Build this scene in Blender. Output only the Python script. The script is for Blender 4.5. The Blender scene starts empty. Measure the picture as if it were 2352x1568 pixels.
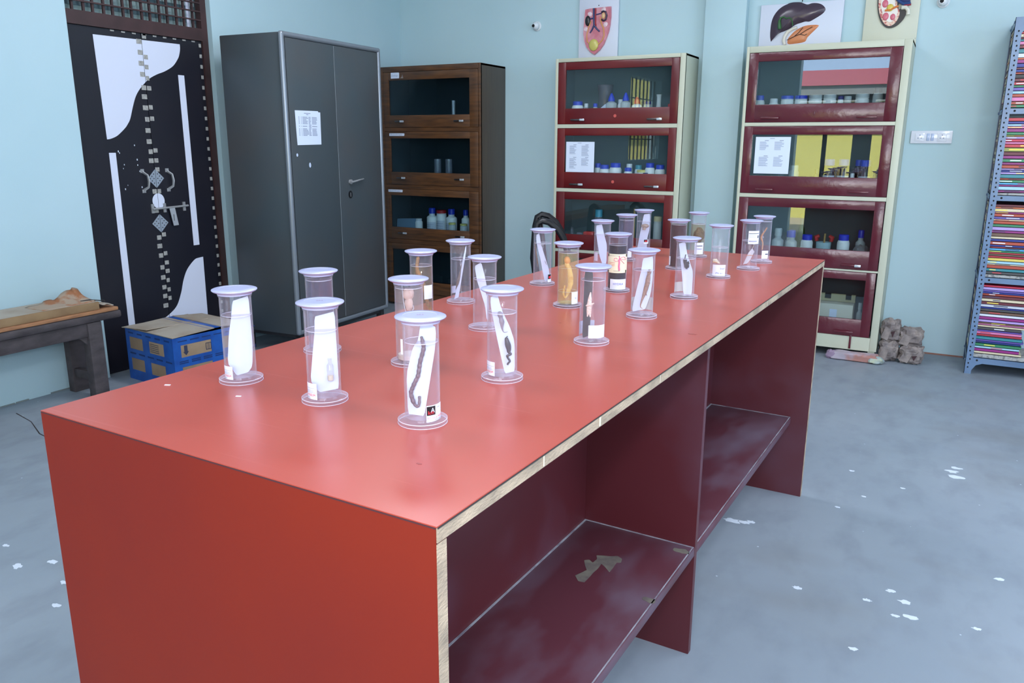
import bpy, math, random
from mathutils import Vector, Matrix
from mathutils.geometry import tessellate_polygon

sc = bpy.context.scene
COL = sc.collection
R = math.radians
random.seed(7)

# ------------------------------------------------------------------ camera
CAM = Vector((4.1972, -5.807, 1.3463))
YAW, PITCH, ROLL, FPX = R(28.2653), R(-14.0268), R(0.261), 1826.54
cd = bpy.data.cameras.new('camera')
cd.sensor_fit = 'HORIZONTAL'; cd.sensor_width = 36.0
cd.lens = FPX / 2352.0 * 36.0
cd.clip_start = 0.05
cam = bpy.data.objects.new('camera', cd); COL.objects.link(cam)
fw = Vector((-math.sin(YAW) * math.cos(PITCH), math.cos(YAW) * math.cos(PITCH), math.sin(PITCH)))
rt = Vector((math.cos(YAW), math.sin(YAW), 0)); up = rt.cross(fw)
rt2 = rt * math.cos(ROLL) + up * math.sin(ROLL); up2 = -rt * math.sin(ROLL) + up * math.cos(ROLL)
m3 = Matrix((rt2, up2, -fw)).transposed()
cam.matrix_world = Matrix.Translation(CAM) @ m3.to_4x4()
sc.camera = cam

# ------------------------------------------------------------------ render look
sc.view_settings.view_transform = 'Standard'
sc.view_settings.look = 'None'
sc.view_settings.exposure = 0.08
sc.view_settings.gamma = 1.0
sc.view_settings.use_curve_mapping = False
sc.cycles.use_denoising = True
sc.cycles.transparent_max_bounces = 40
sc.cycles.max_bounces = 8
sc.cycles.glossy_bounces = 4
sc.cycles.caustics_reflective = False
sc.cycles.caustics_refractive = False
sc.cycles.sample_clamp_indirect = 4.0

def lin(c):
    return tuple(((x / 255.0) / 12.92 if x / 255.0 <= 0.04045 else ((x / 255.0 + 0.055) / 1.055) ** 2.4) for x in c) + (1.0,)

# ------------------------------------------------------------------ world (daylight outside the openings)
w = bpy.data.worlds.new('daylight'); sc.world = w; w.use_nodes = True
bg = w.node_tree.nodes['Background']
bg.inputs[0].default_value = (0.50, 0.70, 1.0, 1); bg.inputs[1].default_value = 4.5

# ------------------------------------------------------------------ lights
def area(name, loc, rot, sx, sy, power, color=(0.9, 0.93, 1.0)):
    l = bpy.data.lights.new(name, 'AREA'); l.shape = 'RECTANGLE'; l.size = sx; l.size_y = sy
    l.energy = power; l.color = color
    o = bpy.data.objects.new(name, l); COL.objects.link(o); o.location = loc; o.rotation_euler = rot
    return o
LC = (0.86, 0.90, 1.0)
# ceiling luminaires of the room
area('ceiling_light_a', (2.3, -4.4, 3.12), (0, 0, 0), 1.2, 0.5, 20, LC)
area('ceiling_light_b', (1.9, -2.4, 3.12), (0, 0, 0), 1.2, 0.5, 40, LC)
area('ceiling_light_c', (5.5, -4.9, 3.12), (0, 0, 0), 0.6, 1.2, 48, LC)
area('ceiling_light_d', (5.1, -2.2, 3.12), (0, 0, 0), 0.6, 1.2, 26, LC)
# camera flash, on the photographer's camera
fl = area('camera_flash', (CAM.x - 0.05, CAM.y - 0.06, CAM.z + 0.17), (0, 0, 0), 0.09, 0.06, 12, (0.86, 0.88, 1.0))
fl.rotation_euler = (R(96), 0, R(22))
# daylight coming through the wide window in the wall behind the photographer
area('daylight_window_front', (5.2, -7.92, 1.9), (R(90), 0, 0), 3.2, 1.6, 118, (0.90, 0.94, 1.0))
# daylight entering by the tall openings of the right-hand wall
area('daylight_window_right', (7.05, -3.6, 1.7), (0, R(90), 0), 1.7, 3.0, 34, (0.84, 0.91, 1.0))

sl = bpy.data.lights.new('sun', 'SUN'); sl.energy = 14.0; sl.angle = R(0.6); sl.color = (1.0, 0.95, 0.86)
so = bpy.data.objects.new('sun', sl); COL.objects.link(so); so.rotation_euler = Vector((0.12, -0.62, -0.78)).to_track_quat('-Z', 'Y').to_euler()
# ------------------------------------------------------------------ materials
MATS = {}
def mat(name, rgb, rough=0.5, metal=0.0, rgb2=None, nscale=6.0, nlo=0.4, nhi=0.65, stretch=(1, 1, 1), bump=0.0, bscale=60.0, spec=0.5, coat=0.0, detail=6.0, rough2=None):
    if name in MATS: return MATS[name]
    m = bpy.data.materials.new(name); m.use_nodes = True
    nt = m.node_tree; b = nt.nodes['Principled BSDF']
    b.inputs['Base Color'].default_value = lin(rgb)
    b.inputs['Roughness'].default_value = rough
    b.inputs['Metallic'].default_value = metal
    b.inputs['Specular IOR Level'].default_value = spec
    b.inputs['Coat Weight'].default_value = coat
    tc = nt.nodes.new('ShaderNodeTexCoord'); mp = nt.nodes.new('ShaderNodeMapping')
    mp.inputs['Scale'].default_value = stretch
    nt.links.new(tc.outputs['Object'], mp.inputs['Vector'])
    if rgb2 is not None:
        n = nt.nodes.new('ShaderNodeTexNoise'); n.inputs['Scale'].default_value = nscale; n.inputs['Detail'].default_value = detail
        nt.links.new(mp.outputs[0], n.inputs['Vector'])
        r = nt.nodes.new('ShaderNodeMapRange'); r.inputs[1].default_value = nlo; r.inputs[2].default_value = nhi
        nt.links.new(n.outputs['Fac'], r.inputs[0])
        mx = nt.nodes.new('ShaderNodeMix'); mx.data_type = 'RGBA'
        mx.inputs[6].default_value = lin(rgb); mx.inputs[7].default_value = lin(rgb2)
        nt.links.new(r.outputs[0], mx.inputs[0]); nt.links.new(mx.outputs[2], b.inputs['Base Color'])
        if rough2 is not None:
            rr = nt.nodes.new('ShaderNodeMapRange'); rr.inputs[3].default_value = rough; rr.inputs[4].default_value = rough2
            nt.links.new(r.outputs[0], rr.inputs[0]); nt.links.new(rr.outputs[0], b.inputs['Roughness'])
    if bump > 0:
        n2 = nt.nodes.new('ShaderNodeTexNoise'); n2.inputs['Scale'].default_value = bscale; n2.inputs['Detail'].default_value = 4
        nt.links.new(mp.outputs[0], n2.inputs['Vector'])
        bp = nt.nodes.new('ShaderNodeBump'); bp.inputs['Strength'].default_value = bump; bp.inputs['Distance'].default_value = 0.01
        nt.links.new(n2.outputs['Fac'], bp.inputs['Height']); nt.links.new(bp.outputs[0], b.inputs['Normal'])
    MATS[name] = m
    return m

def clear(name, tint=(1, 1, 1), ior=1.45, haze=0.0, hazecol=(225, 225, 240), rough=0.02, top=0.8, edge=0.0):
    """clear plastic / glass: transparent mixed with a fresnel reflection and a little surface haze"""
    if name in MATS: return MATS[name]
    m = bpy.data.materials.new(name); m.use_nodes = True; nt = m.node_tree
    for n in list(nt.nodes): nt.nodes.remove(n)
    out = nt.nodes.new('ShaderNodeOutputMaterial')
    t = nt.nodes.new('ShaderNodeBsdfTransparent'); t.inputs[0].default_value = (*tint, 1)
    g = nt.nodes.new('ShaderNodeBsdfGlossy'); g.inputs['Roughness'].default_value = rough
    lw = nt.nodes.new('ShaderNodeLayerWeight'); lw.inputs[0].default_value = 0.5
    pw = nt.nodes.new('ShaderNodeMath'); pw.operation = 'POWER'; pw.inputs[1].default_value = 4.0; nt.links.new(lw.outputs['Facing'], pw.inputs[0])
    f0 = ((ior - 1) / (ior + 1)) ** 2
    f = nt.nodes.new('ShaderNodeMapRange'); f.inputs[3].default_value = f0; f.inputs[4].default_value = top; nt.links.new(pw.outputs[0], f.inputs[0])
    mx = nt.nodes.new('ShaderNodeMixShader')
    base = t
    if haze > 0:
        d = nt.nodes.new('ShaderNodeBsdfDiffuse'); d.inputs[0].default_value = lin(hazecol)
        m1 = nt.nodes.new('ShaderNodeMixShader'); m1.inputs[0].default_value = haze
        nt.links.new(t.outputs[0], m1.inputs[1]); nt.links.new(d.outputs[0], m1.inputs[2]); base = m1
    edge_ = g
    if edge > 0:  # white diffuse at grazing angles paints in the bright edge highlights
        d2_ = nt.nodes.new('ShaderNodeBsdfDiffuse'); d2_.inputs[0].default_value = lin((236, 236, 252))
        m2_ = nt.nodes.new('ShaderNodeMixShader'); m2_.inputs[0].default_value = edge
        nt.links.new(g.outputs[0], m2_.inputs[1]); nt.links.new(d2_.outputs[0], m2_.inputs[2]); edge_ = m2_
    nt.links.new(f.outputs[0], mx.inputs[0]); nt.links.new(base.outputs[0], mx.inputs[1]); nt.links.new(edge_.outputs[0], mx.inputs[2])
    nt.links.new(mx.outputs[0], out.inputs[0])
    MATS[name] = m
    return m

M_wall = mat('painted_wall', (180, 205, 212), 0.62, rgb2=(175, 202, 209), nscale=1.4, bump=0.04, bscale=90)
M_ceil = mat('white_ceiling', (225, 228, 228), 0.9)
M_plaster = mat('wall_edge_plaster', (120, 128, 128), 0.9)
M_terra = mat('terracotta_line', (150, 105, 90), 0.8)
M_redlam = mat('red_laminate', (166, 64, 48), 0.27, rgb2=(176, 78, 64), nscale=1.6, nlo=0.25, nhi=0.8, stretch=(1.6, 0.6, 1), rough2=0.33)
def add_scratches(m):
    nt = m.node_tree; b = nt.nodes['Principled BSDF']; lk = b.inputs['Base Color'].links[0]; src = lk.from_socket
    tc = nt.nodes.new('ShaderNodeTexCoord'); last = src
    for rot, sc_, col in ((0.5, (3, 70, 1), (198, 112, 104)), (-0.9, (2.2, 60, 1), (196, 108, 100))):
        mp = nt.nodes.new('ShaderNodeMapping'); mp.inputs['Rotation'].default_value = (0, 0, rot); mp.inputs['Scale'].default_value = sc_
        nt.links.new(tc.outputs['Object'], mp.inputs[0]); n = nt.nodes.new('ShaderNodeTexNoise'); n.inputs['Scale'].default_value = 1.0; n.inputs['Detail'].default_value = 3
        nt.links.new(mp.outputs[0], n.inputs['Vector']); r = nt.nodes.new('ShaderNodeMapRange'); r.inputs[1].default_value = 0.66; r.inputs[2].default_value = 0.78; r.inputs[4].default_value = 0.35
        nt.links.new(n.outputs['Fac'], r.inputs[0]); mx = nt.nodes.new('ShaderNodeMix'); mx.data_type = 'RGBA'; mx.inputs[7].default_value = lin(col)
        nt.links.new(r.outputs[0], mx.inputs[0]); nt.links.new(last, mx.inputs[6]); last = mx.outputs[2]
    nt.links.new(last, b.inputs['Base Color'])
add_scratches(M_redlam)
M_redlam_shaded = mat('red_laminate_end_shaded', (126, 40, 26), 0.5, rgb2=(118, 38, 30), nscale=1.8, stretch=(1, 1, 0.8), spec=0.15)  # same laminate as the top, the ends' shade put into the colour
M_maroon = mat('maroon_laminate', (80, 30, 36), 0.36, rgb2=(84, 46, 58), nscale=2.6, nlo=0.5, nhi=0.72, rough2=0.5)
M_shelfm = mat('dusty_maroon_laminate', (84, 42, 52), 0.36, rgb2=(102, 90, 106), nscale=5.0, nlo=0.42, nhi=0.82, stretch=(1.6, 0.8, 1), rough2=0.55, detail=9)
M_rawwood = mat('raw_board_edge', (176, 154, 130), 0.8, rgb2=(134, 118, 100), nscale=9, stretch=(1, 1.2, 3), bump=0.3, bscale=90)
M_dark = mat('dark_line', (52, 42, 42), 0.7)
M_grey_patch = mat('bare_patch', (104, 98, 88), 0.8, rgb2=(84, 74, 72), nscale=30)
M_dust = mat('dust_line', (150, 150, 158), 0.9, rgb2=(112, 104, 116), nscale=20)
M_spot = mat('paint_spot', (205, 212, 222), 0.7)
M_almirah = mat('grey_steel_paint', (64, 72, 77), 0.42, rgb2=(72, 71, 72), nscale=1.6, bump=0.03, bscale=120)
M_almtrim = mat('grey_steel_trim', (128, 134, 142), 0.26, metal=0.35)
M_brownw = mat('brown_veneer', (102, 66, 38), 0.38, rgb2=(66, 44, 30), nscale=7, nlo=0.3, nhi=0.7, stretch=(1, 1, 9), detail=8)
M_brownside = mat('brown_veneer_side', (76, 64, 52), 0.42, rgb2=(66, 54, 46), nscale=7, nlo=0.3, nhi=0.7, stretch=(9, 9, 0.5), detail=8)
M_cream = mat('cream_steel_paint', (190, 191, 170), 0.42, bump=0.03, bscale=80)
M_creamside = M_cream
M_door_mar = mat('maroon_sheet_steel', (90, 17, 24), 0.3, rgb2=(106, 24, 24), nscale=2.4, bump=0.05, bscale=14)
M_door_mar2 = mat('glossy_maroon_sheet_steel', (84, 26, 38), 0.22, rgb2=(92, 32, 44), nscale=3, bump=0.16, bscale=22)
M_inner = mat('cabinet_inside_paint', (74, 92, 94), 0.7)
M_innerdark = mat('cabinet_inside_dark', (40, 58, 66), 0.7)
M_chrome = mat('chrome', (216, 220, 226), 0.22, metal=0.55)
M_steel = mat('dull_steel', (164, 164, 166), 0.4, metal=0.35)
M_galv = mat('galvanised_plate', (146, 156, 168), 0.5, metal=0.1)
M_blackhole = mat('black_hole', (12, 12, 14), 0.8)
M_white = mat('white_plate', (200, 210, 232), 0.35)
M_paper = mat('paper', (214, 222, 238), 0.8)
M_ink = mat('grey_ink', (142, 150, 172), 0.9)
M_inkdark = mat('dark_ink', (50, 55, 80), 0.9)
M_inkblue = mat('blue_ink', (96, 104, 190), 0.9)
M_inkred = mat('red_ink', (214, 36, 48), 0.7)
M_black = mat('black_plastic', (18, 18, 22), 0.35)
M_blacklam = mat('black_laminate', (24, 24, 34), 0.4, rgb2=(30, 28, 36), nscale=3)
M_whitelam = mat('white_laminate', (212, 216, 232), 0.45)
M_doorframe = mat('brown_door_frame', (66, 42, 42), 0.5, rgb2=(56, 36, 36), nscale=9)
M_tape = mat('tape_patch', (168, 166, 160), 0.6, rgb2=(140, 138, 134), nscale=80)
M_frost = mat('frosted_glass', (120, 142, 140), 0.35, rgb2=(150, 166, 164), nscale=1.5)
M_benchwood = mat('old_dark_wood', (82, 74, 76), 0.75, rgb2=(58, 52, 54), nscale=10, nlo=0.3, nhi=0.7, stretch=(2, 1, 2), bump=0.2, bscale=50)
M_plank = mat('orange_plank', (172, 122, 84), 0.65, rgb2=(140, 96, 68), nscale=12, stretch=(6, 0.8, 6))
M_card = mat('brown_cardboard', (156, 132, 106), 0.8, rgb2=(140, 116, 92), nscale=5)
M_cardtop = mat('dusty_cardboard', (168, 156, 142), 0.85, rgb2=(150, 132, 114), nscale=4)
M_blue = mat('blue_packing_tape', (28, 86, 168), 0.35, rgb2=(22, 70, 146), nscale=12)
M_bluedark = mat('dark_blue_print', (20, 48, 104), 0.5)
M_kraft = mat('crumpled_kraft', (146, 134, 128), 0.85, rgb2=(112, 102, 100), nscale=18, bump=0.4, bscale=40)
M_rack = mat('blue_grey_rack_paint', (102, 126, 156), 0.32, rgb2=(90, 114, 144), nscale=8)
M_page = mat('book_pages', (204, 196, 172), 0.9, rgb2=(180, 172, 150), nscale=30, stretch=(1, 1, 12))
M_lid = None

# ------------------------------------------------------------------ mesh builder
class MB:
    def __init__(s): s.v = []; s.f = []; s.m = []; s.sm = []
    def add(s, vs, fs, mi=0, smooth=False):
        o = len(s.v); s.v += [Vector(p) for p in vs]
        for f in fs: s.f.append([i + o for i in f]); s.m.append(mi); s.sm.append(smooth)
        return s
    def box(s, a, b, mi=0, bev=0.0):
        x0, y0, z0 = (min(a[i], b[i]) for i in range(3)); x1, y1, z1 = (max(a[i], b[i]) for i in range(3))
        if bev <= 0:
            s.add([(x0, y0, z0), (x1, y0, z0), (x1, y1, z0), (x0, y1, z0), (x0, y0, z1), (x1, y0, z1), (x1, y1, z1), (x0, y1, z1)],
                  [(0, 3, 2, 1), (4, 5, 6, 7), (0, 1, 5, 4), (1, 2, 6, 5), (2, 3, 7, 6), (3, 0, 4, 7)], mi)
        else:
            import bmesh
            bm = bmesh.new(); bmesh.ops.create_cube(bm, size=1)
            for v in bm.verts: v.co = Vector(((x0 + x1) / 2 + v.co.x * (x1 - x0), (y0 + y1) / 2 + v.co.y * (y1 - y0), (z0 + z1) / 2 + v.co.z * (z1 - z0)))
            bmesh.ops.bevel(bm, geom=list(bm.edges), offset=min(bev, (x1 - x0) * .45, (y1 - y0) * .45, (z1 - z0) * .45), segments=2, affect='EDGES', profile=0.5)
            bm.verts.index_update()
            s.add([v.co.copy() for v in bm.verts], [[v.index for v in f.verts] for f in bm.faces], mi, True); bm.free()
        return s
    def lathe(s, prof, c=(0, 0, 0), n=32, mi=0, smooth=True, sx=1, sy=1):
        """prof: list of (r,z) from bottom to top; closes with caps where r=0"""
        vs = []; fs = []; rings = []
        for r, z in prof:
            if r < 1e-6: rings.append([len(vs)]); vs.append((c[0], c[1], c[2] + z))
            else:
                rings.append(list(range(len(vs), len(vs) + n)))
                for k in range(n):
                    a = 2 * math.pi * k / n; vs.append((c[0] + sx * r * math.cos(a), c[1] + sy * r * math.sin(a), c[2] + z))
        for A, B in zip(rings, rings[1:]):
            for k in range(n):
                k2 = (k + 1) % n
                if len(A) == 1 and len(B) == 1: continue
                if len(A) == 1: fs.append((A[0], B[k2], B[k]))
                elif len(B) == 1: fs.append((A[k], A[k2], B[0]))
                else: fs.append((A[k], A[k2], B[k2], B[k]))
        return s.add(vs, fs, mi, smooth)
    def tube(s, pts, r, n=8, mi=0, cap=True, flat=1.0):
        pts = [Vector(p) for p in pts]; rs = r if isinstance(r, (list, tuple)) else [r] * len(pts)
        vs = []; fs = []; up_ = None
        for i, p in enumerate(pts):
            d = (pts[min(i + 1, len(pts) - 1)] - pts[max(i - 1, 0)]).normalized()
            if up_ is None:
                up_ = Vector((0, 0, 1)) if abs(d.z) < 0.9 else Vector((0, 1, 0))
            a = d.cross(up_).normalized(); b = a.cross(d).normalized(); up_ = b
            for k in range(n):
                t = 2 * math.pi * k / n; vs.append(p + a * (math.cos(t) * rs[i]) + b * (math.sin(t) * rs[i] * flat))
        for i in range(len(pts) - 1):
            for k in range(n):
                k2 = (k + 1) % n; fs.append((i * n + k, i * n + k2, (i + 1) * n + k2, (i + 1) * n + k))
        if cap:
            fs.append(list(range(n))[::-1]); o = (len(pts) - 1) * n; fs.append([o + k for k in range(n)])
        return s.add(vs, fs, mi, True)
    def prism(s, poly, fn, t0, t1, mi=0, mside=None, smooth=False):
        """poly: list of (a,b); fn(a,b,t)->xyz"""
        n = len(poly); vs = [fn(a, b, t0) for a, b in poly] + [fn(a, b, t1) for a, b in poly]
        tri = tessellate_polygon([[Vector((a, b, 0)) for a, b in poly]])
        ms = mi if mside is None else mside
        s.add(vs, [tuple(t) for t in tri] , mi, smooth)
        o = len(s.v) - len(vs)
        for t in tri:
            s.f.append([o + n + i for i in reversed(t)]); s.m.append(mi); s.sm.append(smooth)
        for i in range(n):
            j = (i + 1) % n; s.f.append([o + i, o + j, o + n + j, o + n + i]); s.m.append(ms); s.sm.append(smooth)
        return s
    def blob(s, c, r, mi=0, n=14, k=8, amp=0.0, seed=0, sq=1.0):
        rnd = random.Random(seed); ph = [rnd.uniform(0, 6.3) for _ in range(6)]
        vs = []; fs = []
        for i in range(k + 1):
            th = math.pi * i / k
            for j in range(n):
                a = 2 * math.pi * j / n
                x, y, z = math.sin(th) * math.cos(a), math.sin(th) * math.sin(a), -math.cos(th)
                if sq != 1.0: x, y, z = (math.copysign(abs(q) ** sq, q) for q in (x, y, z))
                q = 1 + amp * (math.sin(3 * a + ph[0] + 2 * th) + math.sin(5 * a + ph[1] - 3 * th) * 0.7 + math.sin(7 * th + ph[2] + a * 2) * 0.6)
                vs.append((c[0] + r[0] * x * q, c[1] + r[1] * y * q, c[2] + r[2] * z * q))
        for i in range(k):
            for j in range(n):
                j2 = (j + 1) % n; fs.append((i * n + j, i * n + j2, (i + 1) * n + j2, (i + 1) * n + j))
        return s.add(vs, fs, mi, True)
    def xf(s, fn, start=0):
        for i in range(start, len(s.v)): s.v[i] = Vector(fn(s.v[i]))
        return s

def obj(name, mb, mats, parent=None, loc=None, rot=None, angle=35):
    me = bpy.data.meshes.new(name)
    me.from_pydata([tuple(v) for v in mb.v], [], mb.f)
    if not isinstance(mats, (list, tuple)): mats = [mats]
    for m in mats: me.materials.append(m)
    me.polygons.foreach_set('material_index', mb.m)
    me.polygons.foreach_set('use_smooth', mb.sm)
    import bmesh
    bm = bmesh.new(); bm.from_mesh(me); bmesh.ops.recalc_face_normals(bm, faces=bm.faces); bm.to_mesh(me); bm.free()
    me.update()
    if any(mb.sm): me.set_sharp_from_angle(angle=R(angle))
    o = bpy.data.objects.new(name, me); COL.objects.link(o)
    if parent is not None: o.parent = parent
    if loc is not None: o.location = loc
    if rot is not None: o.rotation_euler = rot
    return o

def tag(o, label=None, cat=None, group=None, kind=None):
    if label: o['label'] = label
    if cat: o['category'] = cat
    if group: o['group'] = group
    if kind: o['kind'] = kind
    return o

def thing(name, label, cat, loc=(0, 0, 0), rz=0.0, group=None):
    o = bpy.data.objects.new(name, None); COL.objects.link(o); o.empty_display_size = 0.05
    o.location = loc; o.rotation_euler = (0, 0, rz)
    return tag(o, label, cat, group)

def struct(name, mb, mats, **k):
    return tag(obj(name, mb, mats, **k), kind='structure')

_tc = {}
def text_geo(body, size):
    key = (body, size)
    if key in _tc: return _tc[key]
    cu = bpy.data.curves.new('lettering', 'FONT'); cu.body = body; cu.size = size; cu.align_x = 'LEFT'; cu.resolution_u = 2
    o = bpy.data.objects.new('lettering', cu); COL.objects.link(o)
    dg = bpy.context.evaluated_depsgraph_get(); dg.update()
    me = o.evaluated_get(dg).to_mesh()
    vs = [v.co.copy() for v in me.vertices]; fs = [tuple(p.vertices) for p in me.polygons]
    o.evaluated_get(dg).to_mesh_clear(); bpy.data.objects.remove(o); bpy.data.curves.remove(cu)
    _tc[key] = (vs, fs); return _tc[key]

def text_on(mb, body, size, fn, mi=0, width=None):
    vs, fs = text_geo(body, size)
    if not vs: return
    k = 1.0
    if width: k = width / max(1e-6, max(v.x for v in vs))
    mb.add([fn(v.x * k, v.y) for v in vs], fs, mi)

# ================================================================== ROOM
XR, YF, ZC = 7.1, -8.0, 3.2
# floor: worn grey screed with paint drips
def floor_mat():
    m = bpy.data.materials.new('grey_screed_floor'); m.use_nodes = True; nt = m.node_tree; b = nt.nodes['Principled BSDF']
    tc = nt.nodes.new('ShaderNodeTexCoord')
    def noise(scale, det, st=(1, 1, 1)):
        mp = nt.nodes.new('ShaderNodeMapping'); mp.inputs['Scale'].default_value = st; nt.links.new(tc.outputs['Object'], mp.inputs[0])
        n = nt.nodes.new('ShaderNodeTexNoise'); n.inputs['Scale'].default_value = scale; n.inputs['Detail'].default_value = det
        nt.links.new(mp.outputs[0], n.inputs['Vector']); return n
    def mapr(s, a, b_, c=0, d=1):
        r = nt.nodes.new('ShaderNodeMapRange'); r.inputs[1].default_value = a; r.inputs[2].default_value = b_; r.inputs[3].default_value = c; r.inputs[4].default_value = d
        nt.links.new(s, r.inputs[0]); return r.outputs[0]
    def mix(f, a, c):
        x = nt.nodes.new('ShaderNodeMix'); x.data_type = 'RGBA'
        nt.links.new(f, x.inputs[0])
        for i, q in ((6, a), (7, c)):
            if isinstance(q, tuple): x.inputs[i].default_value = q
            else: nt.links.new(q, x.inputs[i])
        return x.outputs[2]
    n1 = noise(1.1, 5); n2 = noise(7.5, 12, (1, 0.6, 1)); n3 = noise(2.4, 3, (0.5, 1, 1))
    c = mix(mapr(n1.outputs['Fac'], 0.35, 0.65), lin((132, 141, 151)), lin((142, 150, 159)))
    c = mix(mapr(n2.outputs['Fac'], 0.48, 0.75, 0, 0.6), c, lin((116, 123, 133)))
    c = mix(mapr(n3.outputs['Fac'], 0.55, 0.7, 0, 0.5), c, lin((124, 126, 128)))
    v = nt.nodes.new('ShaderNodeTexVoronoi'); v.inputs['Scale'].default_value = 13; nt.links.new(tc.outputs['Object'], v.inputs['Vector'])
    sep = nt.nodes.new('ShaderNodeSeparateColor'); nt.links.new(v.outputs['Color'], sep.inputs[0])
    gt = nt.nodes.new('ShaderNodeMath'); gt.operation = 'GREATER_THAN'; gt.inputs[1].default_value = 0.80; nt.links.new(sep.outputs[0], gt.inputs[0])
    lt = nt.nodes.new('ShaderNodeMath'); lt.operation = 'LESS_THAN'; lt.inputs[1].default_value = 0.045; nt.links.new(v.outputs['Distance'], lt.inputs[0])
    an = nt.nodes.new('ShaderNodeMath'); an.operation = 'MULTIPLY'; nt.links.new(gt.outputs[0], an.inputs[0]); nt.links.new(lt.outputs[0], an.inputs[1])
    c = mix(an.outputs[0], c, lin((190, 198, 208)))
    nt.links.new(c, b.inputs['Base Color'])
    nt.links.new(mapr(n2.outputs['Fac'], 0.4, 0.7, 0.42, 0.6), b.inputs['Roughness'])
    bp = nt.nodes.new('ShaderNodeBump'); bp.inputs['Strength'].default_value = 0.05; nt.links.new(n2.outputs['Fac'], bp.inputs['Height']); nt.links.new(bp.outputs[0], b.inputs['Normal'])
    return m
M_floor = floor_mat()
struct('floor', MB().box((-0.3, YF - 0.2, -0.12), (XR + 0.2, 0.2, 0)), M_floor)
struct('ceiling', MB().box((-0.3, YF - 0.2, ZC), (XR + 0.2, 0.2, ZC + 0.1)), M_ceil)
struct('wall_back', MB().box((-0.3, 0, 0), (XR + 0.2, 0.2, ZC)), M_wall)
struct('trim_1', MB().box((2.599, -0.0759, 0), (2.877, 0.0, ZC), bev=0.004), M_wall)
# left wall with the door recess and a grilled window further back
D0, D1, DT = -2.98, -2.012, 2.50
mb = MB()
mb.box((-0.2, YF, 0), (0, -7.6, ZC)); mb.box((-0.2, -7.6, 0), (0, -6.2, 1.1)); mb.box((-0.2, -7.6, 2.3), (0, -6.2, ZC))
mb.box((-0.2, -6.2, 0), (0, D0, ZC)); mb.box((-0.2, D0, DT), (0, D1, ZC)); mb.box((-0.2, D1, 0), (0, 0, ZC))
struct('wall_left', mb, M_wall)
# front wall (behind the photographer) with a doorway and a wide window
mb = MB()
mb.box((-0.2, YF - 0.2, 0), (2.05, YF, ZC)); mb.box((3.35, YF - 0.2, 0), (3.6, YF, ZC)); mb.box((6.8, YF - 0.2, 0), (XR + 0.2, YF, ZC)); mb.box((3.6, YF - 0.2, 0), (6.8, YF, 1.1)); mb.box((3.6, YF - 0.2, 2.7), (6.8, YF, ZC)); mb.box((2.05, YF - 0.2, 2.75), (3.35, YF, ZC))
struct('wall_front', mb, M_wall)
mb = MB(); mb.box((2.44, YF - 0.12, 0), (2.50, YF - 0.06, 2.0), 0); mb.box((2.05, YF - 0.12, 1.98), (3.35, YF - 0.06, 2.06), 0); mb.box((2.86, YF - 0.12, 0), (3.12, YF - 0.08, 1.98), 1)
struct('door_2', mb, [M_doorframe, mat('grey_shutter', (120, 128, 130), .6)])
# right wall with two tall window openings
mb = MB()
mb.box((XR, YF - 0.2, 0), (XR + 0.2, -5.1, ZC)); mb.box((XR, -5.1, 0), (XR + 0.2, -2.1, 0.85)); mb.box((XR, -5.1, 2.55), (XR + 0.2, -2.1, ZC)); mb.box((XR, -2.1, 0), (XR + 0.2, 0.2, ZC))
struct('wall_right', mb, M_wall)
mb = MB()
for z in (1.4, 1.7, 2.0): mb.box((-0.12, -7.6, z), (-0.1, -6.2, z + 0.015))
for k in range(9): mb.box((-0.12, -7.58 + k * 0.17, 1.1), (-0.1, -7.565 + k * 0.17, 2.3))
struct('window_1', mb, M_doorframe)
# irregular plaster foot where the walls meet the floor
mb = MB()
for k in range(26):
    y = YF + 0.1 + k * 0.19
    if y < D0 - 0.02: mb.box((0.0, y, 0), (0.002 + 0.004 * random.random(), min(y + 0.06 + 0.13 * random.random(), D0), 0.003 + 0.005 * random.random()))
struct('baseboard_left', mb, M_plaster)
struct('baseboard_back', MB().box((3.95, -0.006, 0), (XR, 0.0, 0.009)), M_terra)

# outside, seen only as reflections in the cabinet glass
M_yellow = mat('yellow_facade', (228, 222, 130), 0.9); M_fascia = mat('red_fascia', (208, 116, 128), 0.9); M_eave = mat('grey_eave', (150, 152, 150), 0.9)
bl_ = thing('neighbouring_building', 'yellow building with grey eave and red fascia across the yard, mirrored in cabinet glass', 'building', (0, -12.4, 0))
obj('facade', MB().box((-5, -0.3, -0.14), (9, 0, 1.98)).box((-5, -0.3, 1.98), (9, -0.02, 2.14), 1), [M_yellow, mat('blue_grey_band', (110, 126, 140), .9)], bl_)
obj('side_block', MB().box((-5, -0.3, 1.99), (-1.3, 0.56, 3.6)), M_yellow, bl_)
obj('eave', MB().box((-1.3, -0.3, 2.14), (9, 0.5, 2.44)), M_eave, bl_)
obj('fascia', MB().box((-1.3, -0.3, 2.44), (9, 0.55, 2.72)), M_fascia, bl_)
tag(obj('yard_ground', MB().box((-8, -16, -0.25), (10, YF - 0.2, -0.14)), mat('yard_dust', (180, 170, 150), 0.9)), kind='structure')
tag(obj('yard_wall', MB().box((-3.2, -11, -0.14), (-3.0, 0, 2.9)), M_yellow), 'yellow yard wall outside the grilled window on the left', 'wall')

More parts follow.
